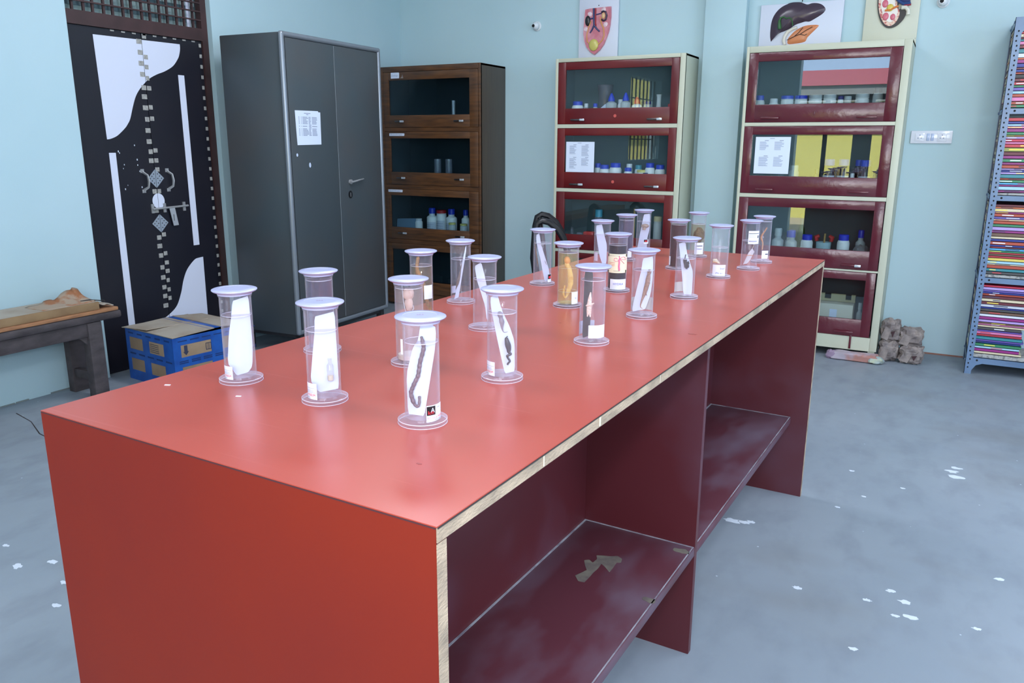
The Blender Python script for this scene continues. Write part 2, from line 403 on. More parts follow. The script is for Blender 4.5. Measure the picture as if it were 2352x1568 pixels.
# paint spots and cracks on the floor with a shape of their own
def splat(mb, x, y, r, seed, mi=0, z0=0.0, z1=0.0008):
    rnd = random.Random(seed); n = 14; poly = []
    for k in range(n):
        a = 2 * math.pi * k / n; q = r * rnd.uniform(0.55, 1.15); poly.append((x + q * math.cos(a) * 1.3, y + q * math.sin(a) * 0.8))
    mb.prism(poly, lambda a, b, t: (a, b, t), z0, z1, mi)
mb = MB()
for i, (x, y, r) in enumerate([(4.37, -2.207, .026), (4.355, -2.15, .022), (4.372, -2.10, .018), (4.231, -3.346, .016), (4.255, -3.427, .019), (4.19, -3.30, .012), (4.21, -3.44, .010), (3.641, -3.059, .028), (3.685, -3.05, .018), (3.707, -3.035, .014),
        (1.673, -4.511, .018), (1.746, -4.44, .016), (2.002, -4.589, .014), (4.49, -3.057, .014), (4.119, -3.671, .011), (4.13, -3.39, .010), (4.05, -2.6, .009), (3.98, -2.35, .010), (3.97, -2.75, .009), (4.18, -2.44, .009), (1.9, -4.5, .012), (1.83, -4.38, .010), (1.6, -4.3, .012), (1.5, -4.45, .012), (3.93, -3.42, .012), (4.42, -3.4, .01)]):
    splat(mb, x, y, r, i)
tag(obj('paint_splashes', mb, M_spot), 'white paint drips spattered over the grey concrete floor', 'paint', kind='stuff')
mb = MB(); pts = [(0.16, -3.62), (0.35, -3.66), (0.55, -3.74), (0.8, -3.78), (1.05, -3.9)]
mb.prism([(x, y) for x, y in pts] + [(x, y - 0.006 + 0.002 * (i % 2)) for i, (x, y) in reversed(list(enumerate(pts)))], lambda a, b, t: (a, b, t), 0, 0.0006)
tag(obj('floor_crack', mb, M_dark), 'thin dark crack running across the concrete beside the left wall', 'crack', kind='stuff')

# ================================================================== DOOR
DX = -0.05
dr = bpy.data.objects.new('door_1', None); COL.objects.link(dr); dr.location = (DX, -2.495, 0); tag(dr, kind='structure')
P = lambda y, z, t: (t, y + 2.495, z)
def clip(poly, side, ys=-2.495):
    out = []
    for i in range(len(poly)):
        a, b = poly[i], poly[(i + 1) % len(poly)]
        ia = (a[0] <= ys) if side < 0 else (a[0] >= ys); ib = (b[0] <= ys) if side < 0 else (b[0] >= ys)
        if ia: out.append(a)
        if ia != ib:
            t = (ys - a[0]) / (b[0] - a[0]); out.append((ys, a[1] + t * (b[1] - a[1])))
    return out
upper = [(-2.803, 1.916), (-2.226, 1.922), (-2.227, 1.895), (-2.235, 1.865), (-2.249, 1.837), (-2.29, 1.791), (-2.352, 1.756), (-2.415, 1.732), (-2.474, 1.701), (-2.534, 1.649), (-2.573, 1.599), (-2.601, 1.536), (-2.625, 1.473), (-2.643, 1.445), (-2.668, 1.417), (-2.721, 1.376), (-2.766, 1.358), (-2.789, 1.355)]
def crom(pts, k=5):
    out = []; P_ = [Vector(p) for p in pts]
    for i in range(len(P_) - 1):
        p0 = P_[max(i - 1, 0)]; p1 = P_[i]; p2 = P_[i + 1]; p3 = P_[min(i + 2, len(P_) - 1)]
        for j in range(k):
            t = j / k; out.append(tuple(.5 * ((2 * p1) + (-p0 + p2) * t + (2 * p0 - 5 * p1 + 4 * p2 - p3) * t * t + (-p0 + 3 * p1 - 3 * p2 + p3) * t ** 3)))
    out.append(tuple(P_[-1])); return out
upper = [upper[0]] + crom(upper[1:])
lower = [(-2.2, 0.05), (-2.194, 0.612), (-2.225, 0.61), (-2.264, 0.601), (-2.326, 0.548), (-2.363, 0.483), (-2.39, 0.406), (-2.429, 0.331), (-2.481, 0.29), (-2.56, 0.25), (-2.64, 0.2), (-2.70, 0.12), (-2.72, 0.05)]
leafL = obj('door_leaf', MB().box((-0.035, -2.978 + 2.495, 0.004), (0, -0.002, 1.955)), M_blacklam, dr)
leafR = obj('door_leaf', MB().box((-0.035, 0.002, 0.004), (0, 0.436, 1.955)), M_blacklam, dr)
lower = [lower[0]] + crom(lower[1:])
for lf, sd in ((leafL, -1), (leafR, 1)):
    e = -2.4965 if sd < 0 else -2.4935
    for pl in (upper, lower):
        c = clip(pl, sd, e)
        if len(c) > 2: obj('white_inlay', MB().prism(c, P, 0, 0.0016), M_whitelam, lf)
for lf, y0, y1, z0, z1 in ((leafR, -2.259, -2.214, 0.694, 1.741), (leafL, -2.787, -2.744, 0.10, 1.28)):
    obj('white_strip', MB().box((0, y0 + 2.495, z0), (0.0016, y1 + 2.495, z1)), M_whitelam, lf)
mb = MB(); rnd = random.Random(3)
for z in [1.909, 1.849, 1.788, 1.727, 1.652, 1.601, 1.538, 1.472, 1.408, 1.344, 1.285, 1.232, 1.05, 0.935, 0.77, 0.718, 0.659, 0.585, 0.522, 0.46, 0.404, 0.344]:
    mb.box((0.0016, -0.034 + rnd.uniform(-.004, .004), z - 0.014), (0.0026, -0.002, z + 0.013))
obj('tape_patches', mb, M_tape, leafL)
mb = MB()
for z in [1.941, 1.826, 1.77, 1.707, 1.651, 1.542, 1.477, 1.292, 1.233, 1.18, 1.05, 0.786, 0.669, 0.611, 0.558, 0.5, 0.441, 0.386]:
    mb.box((0.0016, 0.004, z - 0.013), (0.0026, 0.03 + rnd.uniform(-.004, .004), z + 0.012))
z = 1.93
while z > 0.15:
    mb.box((0.0016, 0.412, z - 0.012), (0.0026, 0.43, z + 0.01)); z -= 0.063
for y in [-0.2 + k * 0.07 for k in range(9)]:
    mb.box((0.0016, y, 1.945), (0.0026, y + 0.025, 1.953))
obj('tape_patches', mb, M_tape, leafR)
mb = MB()
for k in range(11):
    y = rnd.uniform(-0.26, -0.10); z = rnd.uniform(1.05, 1.32); q = rnd.uniform(.002, .006); mb.box((0, y, z), (0.001, y + q, z + q * 1.8))
obj('paint_flecks', mb, M_spot, leafL)
def diamond(side, cz, lf, nm):
    c0 = [(-2.495 - 0.058, cz), (-2.495, cz + 0.056), (-2.495 + 0.058, cz), (-2.495, cz - 0.057)]
    c = clip(c0, side, -2.4965 if side < 0 else -2.4935)
    mb = MB().prism(c, P, 0.0026, 0.0045, 0)
    for i in (-1.5, -.5, .5, 1.5):
        for j in (-1.5, -.5, .5, 1.5):
            a = (i + j) * .0135; b = (i - j) * .0135
            if (a < -.004 and side < 0) or (a > .004 and side > 0):
                st = len(mb.v); mb.lathe([(0, 0.0), (0.0036, 0.0)], (0, 0, 0), 8, 1, False)
                mb.xf(lambda v, a=a, b=b: (0.0049, a + v.x, cz + b + v.y), st)
    obj(nm, mb, [M_galv, M_blackhole], lf)
diamond(-1, 1.126, leafL, 'perforated_plate'); diamond(1, 1.126, leafR, 'perforated_plate')
diamond(-1, 0.856, leafL, 'perforated_plate'); diamond(1, 0.856, leafR, 'perforated_plate')
circ = [(-2.492 + 0.043 * math.cos(2 * math.pi * k / 28), 0.991 + 0.046 * math.sin(2 * math.pi * k / 28)) for k in range(28)]
for lf, sd in ((leafL, -1), (leafR, 1)):
    obj('round_plate', MB().prism(clip(circ, sd, -2.4965 if sd < 0 else -2.4935), P, 0.0026, 0.005), M_whitelam, lf)
for lf, y0 in ((leafL, -0.088), (leafR, 0.087)):
    mb = MB(); pts = [(0.003, y0, 1.175), (0.006, y0, 1.165), (0.03, y0 + 0.012, 1.148), (0.034, y0 + 0.015, 1.11), (0.03, y0 + 0.012, 1.078), (0.006, y0, 1.062), (0.003, y0, 1.05)]
    mb.tube(pts, [0.009, 0.009, 0.008, 0.009, 0.008, 0.009, 0.009], 8, flat=0.4); mb.box((0, y0 - 0.012, 1.162), (0.003, y0 + 0.012, 1.184)); mb.box((0, y0 - 0.012, 1.044), (0.003, y0 + 0.012, 1.064))
    obj('door_handle', mb, M_steel, lf)
mb = MB(); mb.tube([(0.014, -0.052, 0.945), (0.014, 0.21, 0.951)], 0.0065, 10)
for y in (-0.045, 0.04, 0.185): mb.box((0.002, y - 0.009, 0.92), (0.01, y + 0.009, 0.975)); mb.lathe([(0, 0), (0.004, 0.001)], (0.011, y, 0.965), 8)
obj('sliding_bolt', mb, M_steel, leafR)
mb = MB(); mb.prism([(-2.43, 0.95), (-2.39, 0.95), (-2.372, 0.836), (-2.408, 0.834)], P, 0.014, 0.018); mb.box((0.0181, 0.09, 0.865), (0.0184, 0.094, 0.905), 1)
obj('hasp', mb, [M_chrome, M_blackhole], leafR)
mb = MB()
mb.box((-0.03, 0.438, 0), (0.012, 0.482, 2.5)); mb.box((-0.035, -0.484, 1.957), (0.012, 0.438, 2.03)); mb.box((-0.03, -0.484, 2.44), (0.012, 0.438, 2.5))
obj('door_frame', mb, M_doorframe, dr)
mb = MB()
for k in range(7):
    z = 2.075 + k * 0.05; mb.box((0.0, -0.484, z), (0.012, 0.438, z + 0.008))
y = -0.47
for k in range(8):
    for dy in (0.0, 0.055): mb.box((-0.012, y + dy, 2.03), (0.0, y + dy + 0.012, 2.44))
    y += 0.122
obj('transom_grille', mb, M_doorframe, dr)
mb = MB().box((-0.045, -0.484, 2.03), (-0.04, 0.438, 2.44), 0)
for k in range(5): mb.box((-0.0395, -0.484, 2.06 + k * 0.075), (-0.038, 0.438, 2.085 + k * 0.075), 1)
mb.box((-0.0375, 0.37, 2.03), (-0.036, 0.40, 2.44), 2)
obj('transom_glass', mb, [M_frost, mat('louvre_dark', (70, 90, 96), .4), M_whitelam], dr)
tag(obj('backing_board', MB().box((-0.12, -0.49, 0), (-0.1, 0.49, 2.5)), M_blacklam, dr))

# ================================================================== BENCH AND WHAT LIES ON IT
bn = thing('wooden_bench', 'old dark wooden bench along the left wall carrying a plank and long carton', 'bench', (0.19, -3.25, 0))
def B(mb, a, b, mi=0, bev=0.004): return mb.box((a[0] - 0.19, a[1] + 3.25, a[2]), (b[0] - 0.19, b[1] + 3.25, b[2]), mi, bev)
obj('seat_board', B(MB(), (0.05, -5.4, 0.418), (0.325, -3.085, 0.459), bev=0.012), M_benchwood, bn)
mb = MB(); B(mb, (0.285, -5.3, 0.345), (0.31, -3.21, 0.418)); B(mb, (0.07, -5.3, 0.345), (0.09, -3.21, 0.418)); obj('apron', mb, M_benchwood, bn)
for x0, x1, y0, y1 in ((0.262, 0.318, -3.285, -3.205), (0.045, 0.095, -3.26, -3.165), (0.262, 0.318, -5.25, -5.17), (0.045, 0.095, -5.25, -5.17)):
    obj('leg', B(MB(), (x0, y0, 0), (x1, y1, 0.418)), M_benchwood, bn)
obj('stretcher', B(MB(), (0.09, -3.25, 0.085), (0.268, -3.215, 0.135)), M_benchwood, bn)
obj('stretcher', B(MB(), (0.09, -5.23, 0.085), (0.268, -5.195, 0.135)), M_benchwood, bn)
mb = MB().prism([(-3.21, 0.345), (-3.33, 0.345), (-3.285, 0.30), (-3.285, 0.31)], lambda y, z, t: (t - 0.19, y + 3.25, z), 0.285, 0.3); obj('corner_brace', mb, M_benchwood, bn)
tag(obj('wooden_plank', MB().box((0, 0, 0), (0.245, 2.2, 0.018), bev=0.003), M_plank, loc=(0.075, -5.3, 0.46)), 'thin orange-brown wooden plank lying on the dark bench under the carton', 'plank')
ct = thing('long_carton', 'long flat dusty brown cardboard carton with torn open end on the bench', 'carton', (0.2, -4.2, 0.4785))
obj('carton_body', MB().box((-0.11, -1.1, 0), (0.11, 1.0, 0.043), bev=0.004), mat('carton_side', (150, 122, 88), .8, rgb2=(132, 104, 74), nscale=7), ct)
obj('carton_top', MB().box((-0.109, -1.1, 0.043), (0.109, 0.99, 0.0445)), M_cardtop, ct)
prof = crom([(.70, .001), (.78, .010), (.83, .022), (.85, .018), (.89, .042), (.925, .052), (.945, .053), (.955, .066), (.985, .054), (.972, .03), (.965, .012)], 3)
vs = []; fs = []; NV = 8
for (y_, h_) in prof:
    for j in range(NV):
        v = j / (NV - 1); q = v ** 1.8
        vs.append((0.105 - 0.15 * v + 0.01 * math.sin(y_ * 60) * v, y_ + 0.004 * math.sin(v * 7), 0.0455 + h_ * q + 0.002 * math.sin(y_ * 90 + v * 5) * v))
for i in range(len(prof) - 1):
    for j in range(NV - 1): a = i * NV + j; fs.append((a, a + 1, a + NV + 1, a + NV))
fo = obj('torn_flap', MB().add(vs, fs, 0, True), mat('bent_cardboard', (160, 138, 118), .85, rgb2=(150, 96, 62), nscale=12, nlo=.5, nhi=.6), ct); sd = fo.modifiers.new('thickness', 'SOLIDIFY'); sd.thickness = 0.003
vs = []; fs = []
for i in range(10):
    for j in range(6):
        u = i / 9; v = j / 5; vs.append((0.105 - 0.2 * v, 0.985 + 0.10 * u, 0.008 + 0.022 * (1 - u) * (1 + 0.5 * math.sin(v * 9)) + 0.004 * math.sin(u * 12 + v * 7)))
for i in range(9):
    for j in range(5): a = i * 6 + j; fs.append((a, a + 1, a + 7, a + 6))
mb = MB().add(vs, fs, 0, True); fo = obj('end_flap', mb, M_cardtop, ct); sd = fo.modifiers.new('thickness', 'SOLIDIFY'); sd.thickness = 0.004; sd.offset = 1
mb = MB().tube([(0.06, 0.93, 0.048), (0.075, 0.97, 0.05), (0.09, 1.0, 0.044), (0.095, 1.04, 0.035), (0.08, 1.06, 0.032), (0.06, 1.05, 0.036)], 0.003, 6)
tag(obj('black_cord', mb, M_black, loc=(0.2, -4.2, 0.482)), 'short black cord lying on the torn end of the long carton', 'cord')

# blue-taped cardboard box
bx = thing('cardboard_box', 'brown cardboard box crossed with bright blue packing tape in front of the door', 'box', (0.11, -2.925, 0), R(-7.0))
W, Dp, Hh = 0.47, 0.50, 0.30
obj('box_body', MB().box((0, 0, 0), (W, Dp, Hh), bev=0.003), M_card, bx)
mb = MB(); e = 0.0012
for z0, z1 in ((0, 0.06), (0.13, 0.185), (0.255, 0.3)):
    mb.box((-e, -e, z0), (W + e, Dp + e, z1), 0)
for x0, x1 in ((-e, 0.035), (0.17, 0.235), (0.38, W + e)): mb.box((x0, -1.5 * e, 0), (x1, 0, Hh), 0)
for y0, y1 in ((-e, 0.045), (0.235, 0.31), (0.45, Dp + e)): mb.box((W, y0, 0), (W + 1.5 * e, y1, Hh), 0)
mb.box((-e, 0.235, Hh + 0.014), (W + e, 0.31, Hh + 0.016), 0)
obj('blue_tape', mb, M_blue, bx)
fl1 = MB().add([(0, 0, Hh + 0.001), (W, 0, Hh + 0.001), (W + .004, 0.262, Hh + 0.013), (0, 0.262, Hh + 0.013)], [(0, 1, 2, 3)], 0)
f = obj('top_flap', fl1, M_cardtop, bx); s_ = f.modifiers.new('thickness', 'SOLIDIFY'); s_.thickness = 0.004
fl2 = MB().add([(-0.012, -0.014, Hh + 0.006), (0.22, 0.0, Hh + 0.018), (0.22, 0.4, Hh + 0.016), (0.0, 0.4, Hh + 0.013)], [(0, 1, 2, 3)], 0)
f = obj('top_flap', fl2, M_cardtop, bx); s_ = f.modifiers.new('thickness', 'SOLIDIFY'); s_.thickness = 0.004
fl3 = MB().add([(0, Dp, Hh + 0.001), (W, Dp, Hh + 0.001), (W, 0.30, Hh + 0.02), (0, 0.30, Hh + 0.02)], [(0, 1, 2, 3)], 0)
f = obj('top_flap', fl3, M_cardtop, bx); s_ = f.modifiers.new('thickness', 'SOLIDIFY'); s_.thickness = 0.004
def side_y(a, b, t): return (W + t, a, b)
obj('printed_arrow', MB().prism([(0.065, 0.25), (0.085, 0.25), (0.085, 0.215), (0.092, 0.215), (0.075, 0.195), (0.058, 0.215), (0.065, 0.215)], side_y, e, e + 0.0006), M_inkdark, bx)
for y0 in (0.20, 0.35):
    mb = MB()
    for a, b in (((y0, .20), (y0 + .035, .203)), ((y0, .237), (y0 + .035, .24)), ((y0, .20), (y0 + .003, .24)), ((y0 + .032, .20), (y0 + .035, .24)), ((y0 + .012, .2), (y0 + .014, .24)), ((y0 + .02, .2), (y0 + .022, .24))):
        mb.box((W + e, a[0], a[1]), (W + e + .0006, b[0], b[1]))
    obj('printed_box_symbol', mb, M_inkdark, bx)
mb = MB()
for z in (0.15, 0.16, 0.275):
    for k in range(7):
        y0 = 0.03 + k * 0.075; mb.box((W + 1.5 * e, y0, z), (W + 1.5 * e + .0006, y0 + 0.055, z + 0.006))
for k in range(5):
    x0 = 0.03 + k * 0.09; mb.box((x0, -1.5 * e - .0006, 0.155), (x0 + 0.06, -1.5 * e, 0.164))
    mb.box((x0, -1.5 * e - .0006, 0.275), (x0 + 0.05, -1.5 * e, 0.284))
tag(obj('tape_print', mb, M_bluedark, bx), kind='stuff')
mb = MB()
for k in range(5): mb.box((0.245, -e - .0006, 0.195 + k * 0.011), (0.33, -e, 0.198 + k * 0.011))
obj('printed_panel', mb, M_inkdark, bx)

# ================================================================== STEEL CUPBOARD
al = thing('steel_cupboard', 'tall dark grey steel cupboard with two doors and a notice, against left wall', 'cupboard', (0.6451, -2.0901, 0), 0.0447)
DA, LA, ZB, ZT = 0.483, 1.0035, 0.1377, 1.98
mb = MB(); mb.box((-DA, 0.006, ZB), (-0.004, LA - 0.006, ZT - 0.006), 0, 0.006)
obj('carcass', mb, M_almirah, al)
mb = MB(); r = 0.017
mb.tube([(-0.006, r * .8, ZB + r), (-0.006, r * .8, ZT - r)], r, 12); mb.tube([(-0.006, LA - r * .8, ZB + r), (-0.006, LA - r * .8, ZT - r)], r, 12)
mb.tube([(-0.006, r * .8, ZT - r), (-0.006, LA - r * .8, ZT - r)], r, 12); mb.tube([(-0.006, r * .8, ZB + r), (-0.006, LA - r * .8, ZB + r)], r, 12)
for y in (r * .8, LA - r * .8):
    for z in (ZB + r, ZT - r): mb.blob((-0.006, y, z), (r * 1.02, r * 1.02, r * 1.02), 0, 12, 8)
obj('rounded_front_frame', mb, M_almtrim, al)
d1 = obj('door', MB().box((-0.004, 0.033, ZB + 0.036), (0.006, 0.4845, ZT - 0.036), 0, 0.002), M_almirah, al)
d2 = obj('door', MB().box((-0.004, 0.4875, ZB + 0.036), (0.006, 0.97, ZT - 0.036), 0, 0.002), M_almirah, al)
obj('seam_highlight_line', MB().box((0.006, 0.4845, ZB + 0.04), (0.0068, 0.4875, ZT - 0.04)), mat('seam_highlight', (140, 146, 150), .4), d1)  # pale line on the door seam, its highlight put into the colour
mb = MB(); mb.lathe([(0, 0), (0.016, 0), (0.016, 0.012), (0, 0.012)], (0, 0, 0), 16); mb.xf(lambda v: (0.006 + v.z, 0.60 + v.x, 1.085 + v.y))
mb.tube([(0.022, 0.585, 1.083), (0.026, 0.62, 1.086), (0.024, 0.68, 1.094), (0.02, 0.735, 1.1)], [0.011, 0.010, 0.008, 0.005], 10, flat=0.7)
obj('lever_handle', mb, M_steel, d2)
mb = MB(); mb.lathe([(0, 0), (0.02, 0), (0.021, 0.003), (0, 0.004)], (0, 0, 0), 20); mb.xf(lambda v: (0.006 + v.z, 0.596 + v.x, 1.0 + v.y * 1.25)); mb.box((0.01, 0.594, 0.985), (0.0108, 0.598, 1.012), 1)
obj('keyhole_cover', mb, [M_black, M_steel], d2)
for cy, cz, ry, rz in ((0.082, 1.267, .008, .010), (0.197, 1.204, .0095, .0155)):
    mb = MB(); mb.prism([(cy + ry * math.cos(k * .52), cz + rz * math.sin(k * .52)) for k in range(12)], lambda a, b, t: (t, a, b), 0.006, 0.0068)
    obj('paint_fleck', mb, M_white, d1)
mb = MB()
for y in (0.05, LA - 0.06):
    for x in (-0.03, -DA + 0.03): mb.box((x - 0.02, y - 0.02, 0), (x + 0.02, y + 0.02, ZB))
obj('stand', mb.box((-DA + 0.02, 0.03, ZB - 0.025), (-0.02, LA - 0.03, ZB - 0.001)), mat('dark_stand', (40, 40, 44), .6), al)
# notice
nt_ = thing('paper_notice', 'white typed notice taped to the left door of the grey steel cupboard', 'notice', (0.6451, -2.0901, 0), 0.0447)
obj('sheet', MB().prism([(0.082, 1.532), (0.298, 1.534), (0.303, 1.527), (0.321, 1.527), (0.317, 1.33), (0.09, 1.326), (0.088, 1.36)], lambda a, b, t: (t, a, b), 0.0064, 0.0072), M_paper, nt_)
mb = MB(); rnd = random.Random(5)
def ln(y0, y1, z): mb.box((0.0072, y0, z), (0.0076, y1, z + 0.0042))
ln(0.165, 0.225, 1.515); ln(0.185, 0.205, 1.507)
for k in range(15):
    z = 1.492 - k * 0.0078
    if k in (6, 8): ln(0.207, 0.228, z); continue
    ln(0.112, 0.12, z); ln(0.135, 0.14, z); ln(0.148, 0.148 + rnd.uniform(.035, .055), z); ln(0.205, 0.205 + rnd.uniform(.015, .022), z); ln(0.236, 0.236 + rnd.uniform(.04, .05), z)
obj('typed_lines', mb, M_ink, nt_)

# ================================================================== GLAZED CABINETS
M_pane = clear('cabinet_pane', (0.88, 0.92, 0.94), 1.5, rough=0.0)
M_pane_c = clear('bright_cabinet_pane', (0.86, 0.91, 0.93), 1.95, rough=0.0)
M_pane_b = clear('dark_cabinet_pane', (0.76, 0.84, 0.88), 1.45, rough=0.02)
def glazed_cabinet(name, label, x0, x1, depth, ytop, zb, doors, shelves, gl, mats, tilt=0, pull='chrome', y_back=-0.004, kick=None):
    """doors: (dx0,dx1,z0,z1); gl: list of (gx0,gx1,gz0,gz1); everything in local coordinates about the foot centre"""
    mbody, mdoor, minner, mpane = mats[:4]
    cx = (x0 + x1) / 2; t = thing(name, label, 'cabinet', (cx, -depth / 2, 0)); F = -depth; oy = depth / 2
    def bb(mb, a, b, mi=0, bev=0): return mb.box((a[0] - cx, a[1] + oy, a[2]), (b[0] - cx, b[1] + oy, b[2]), mi, bev)
    body = MB(); th = 0.018
    bb(body, (x0, F + 0.004, zb), (x0 + th, y_back, ytop), 0, 0.003); bb(body, (x1 - th, F + 0.004, zb), (x1, y_back, ytop), 1, 0.003)
    bb(body, (x0, F + 0.004, ytop - th), (x1, y_back, ytop), 0, 0.003); bb(body, (x0, F + 0.004, zb), (x1, y_back, zb + th), 0)
    obj('carcass', body, [mbody, mats[4] if len(mats) > 4 else mbody], t)
    obj('back_panel', bb(MB(), (x0 + th, y_back - 0.012, zb + th), (x1 - th, y_back - 0.004, ytop - th)), minner, t)
    sides = MB(); bb(sides, (x0 + th, F + 0.03, zb + th), (x0 + th + 0.003, y_back - 0.012, ytop - th)); bb(sides, (x1 - th - 0.003, F + 0.03, zb + th), (x1 - th, y_back - 0.012, ytop - th))
    obj('inner_lining', sides, minner, t)
    # front frame round the doors
    fr = MB(); zs = [d[2] for d in doors]; dx0, dx1 = doors[0][0], doors[0][1]
    bb(fr, (x0, F, zb), (dx0 - 0.002, F + 0.022, ytop), 0, 0.003); bb(fr, (dx1 + 0.002, F, zb), (x1, F + 0.022, ytop), 0, 0.003)
    bb(fr, (dx0 - 0.002, F, doors[0][3] + 0.002), (dx1 + 0.002, F + 0.022, ytop), 0, 0.002)
    for a, b_ in zip(doors, doors[1:]): bb(fr, (dx0 - 0.002, F, b_[3] + 0.002), (dx1 + 0.002, F + 0.022, a[2] - 0.002), 0)
    bb(fr, (dx0 - 0.002, F, zb), (dx1 + 0.002, F + 0.022, doors[-1][2] - 0.002), 0)
    obj('front_frame', fr, mbody, t)
    for z in shelves: obj('shelf', bb(MB(), (x0 + th + 0.003, F + 0.03, z - 0.015), (x1 - th - 0.003, y_back - 0.012, z)), minner, t)
    for (a0, a1, z0, z1), (g0, g1, h0, h1) in zip(doors, gl):
        d = MB(); f0, f1 = F - 0.002, F + 0.016; bv = 0.003
        bb(d, (a0, f0, z0), (g0, f1, z1), 0, bv); bb(d, (g1, f0, z0), (a1, f1, z1), 0, bv)
        bb(d, (g0 - .002, f0, h1), (g1 + .002, f1, z1), 0, bv); bb(d, (g0 - .002, f0, z0), (g1 + .002, f1, h0), 0, bv)
        dd = obj('door', d, mdoor, t)
        obj('glass_pane', bb(MB(), (g0 - 0.003, F + 0.008, h0 - 0.003), (g1 + 0.003, F + 0.011, h1 + 0.003)), mpane, dd)
        yield dd, (a0, a1, z0, z1), (g0, g1, h0, h1), bb, F
    if zb > 0.02:
        for x in (x0 + 0.03, x1 - 0.03):
            for y in (F + 0.03, y_back - 0.03): obj('foot', bb(MB(), (x - 0.02, y - 0.02, 0), (x + 0.02, y + 0.02, zb)), mats[0], t)
    GC['last'] = t
GC = {}
def pull(dd, bb, F, xa, xb, z, m, style='bar'):
    mb = MB(); L0 = len(mb.v)
    bb(mb, (xa, F - 0.020, z - 0.006), (xb, F - 0.012, z + 0.006), 0, 0.002)
    for x in (xa + 0.01, xb - 0.01): bb(mb, (x - 0.006, F - 0.014, z - 0.005), (x + 0.006, F - 0.002, z + 0.005), 0)
    if style == 'two':   # dark bar, flash highlight put in as a bright end
        bb(mb, (xb - 0.035, F - 0.022, z - 0.0075), (xb + 0.002, F - 0.012, z + 0.0075), 1, 0.002)
    obj('pull_handle', mb, [m, M_chrome], dd)
M_dkchrome = mat('dark_chrome', (110, 100, 100), .25, metal=.9)

# middle maroon cabinet
c1d = [(1.617, 2.515, 1.480, 1.907), (1.617, 2.515, 1.022, 1.450), (1.617, 2.515, 0.570, 0.993), (1.617, 2.515, 0.135, 0.545)]
c1g = [(1.676, 2.459, 1.589, 1.855), (1.677, 2.460, 1.138, 1.399), (1.684, 2.452, 0.682, 0.940), (1.684, 2.452, 0.245, 0.505)]
for i, (dd, D, G, bb, F) in enumerate(glazed_cabinet('glazed_cabinet', 'maroon and cream glazed steel cabinet with chrome handles, left of the wall pillar', 1.593, 2.5546, 0.3153, 1.9345, 0.053, c1d, [1.488, 1.03, 0.575, 0.14], c1g, (M_cream, M_door_mar, M_inner, M_pane))):
    z = D[2] + 0.029
    pull(dd, bb, F, 1.727, 1.833, z, M_dkchrome, 'two'); pull(dd, bb, F, 2.305, 2.411, z, M_dkchrome, 'two')
    if i < 3:
        mb = MB(); mb.lathe([(0, 0), (0.011, 0), (0.011, 0.004), (0, 0.004)], (0, 0, 0), 16); mb.xf(lambda v: (2.065 - 2.0738 + v.x, F + 0.3153 / 2 - 0.002 - v.z, D[2] + 0.054 + v.y))
        obj('lock', mb, [mat('red_lock', (196, 84, 76), .4)], dd)
# right maroon cabinet
c2d = [(2.987, 3.872, 1.481, 1.905), (2.986, 3.872, 1.032, 1.456), (2.985, 3.870, 0.575, 1.004), (2.985, 3.867, 0.144, 0.56)]
c2g = [(3.043, 3.805, 1.591, 1.852), (3.040, 3.810, 1.145, 1.404), (3.045, 3.813, 0.694, 0.948), (3.045, 3.810, 0.255, 0.509)]
for i, (dd, D, G, bb, F) in enumerate(glazed_cabinet('glazed_cabinet', 'glossy maroon and cream glazed steel cabinet with maroon handles, right of the wall pillar', 2.9655, 3.9178, 0.3681, 1.9452, 0.055, c2d, [1.488, 1.038, 0.58, 0.15], c2g, (M_cream, M_door_mar2, M_inner, M_pane_c))):
    z = D[2] + 0.026
    pull(dd, bb, F, 3.086, 3.197, z, M_door_mar2, 'bar'); pull(dd, bb, F, 3.655, 3.771, z, M_door_mar2, 'two' if i == 2 else 'bar')
    if i == 0: obj('catch', bb(MB(), (3.405, F - 0.008, 1.52), (3.413, F - 0.002, 1.548), 0, 0.002), M_door_mar2, dd)
    if i == 3: obj('latch_strap', bb(MB(), (3.751, F - 0.007, 0.062), (3.764, F - 0.002, 0.15), 0, 0.002), M_door_mar2, dd)
# brown wooden cabinet in the corner
b1d = [(0.10, 0.985, 1.462, 1.885), (0.10, 0.985, 1.01, 1.428), (0.10, 0.985, 0.565, 0.975), (0.10, 0.985, 0.12, 0.53)]
b1g = [(0.152, 0.909, 1.556, 1.824), (0.154, 0.909, 1.11, 1.376), (0.138, 0.898, 0.662, 0.922), (0.138, 0.898, 0.22, 0.479)]
for i, (dd, D, G, bb, F) in enumerate(glazed_cabinet('wooden_cabinet', 'brown veneered wooden cabinet with four dark glass doors in the far corner', 0.06, 1.0078, 0.3946, 1.9279, 0.02, b1d, [1.50, 1.055, 0.61, 0.15], b1g, (M_brownw, M_brownw, M_innerdark, M_pane_b, M_brownside))):
    z = (1.508, 1.064, 0.616, 0.17)[i]
    pull(dd, bb, F, 0.215, 0.30, z, M_dkchrome, 'two'); pull(dd, bb, F, 0.775, 0.86, z, M_dkchrome, 'two')

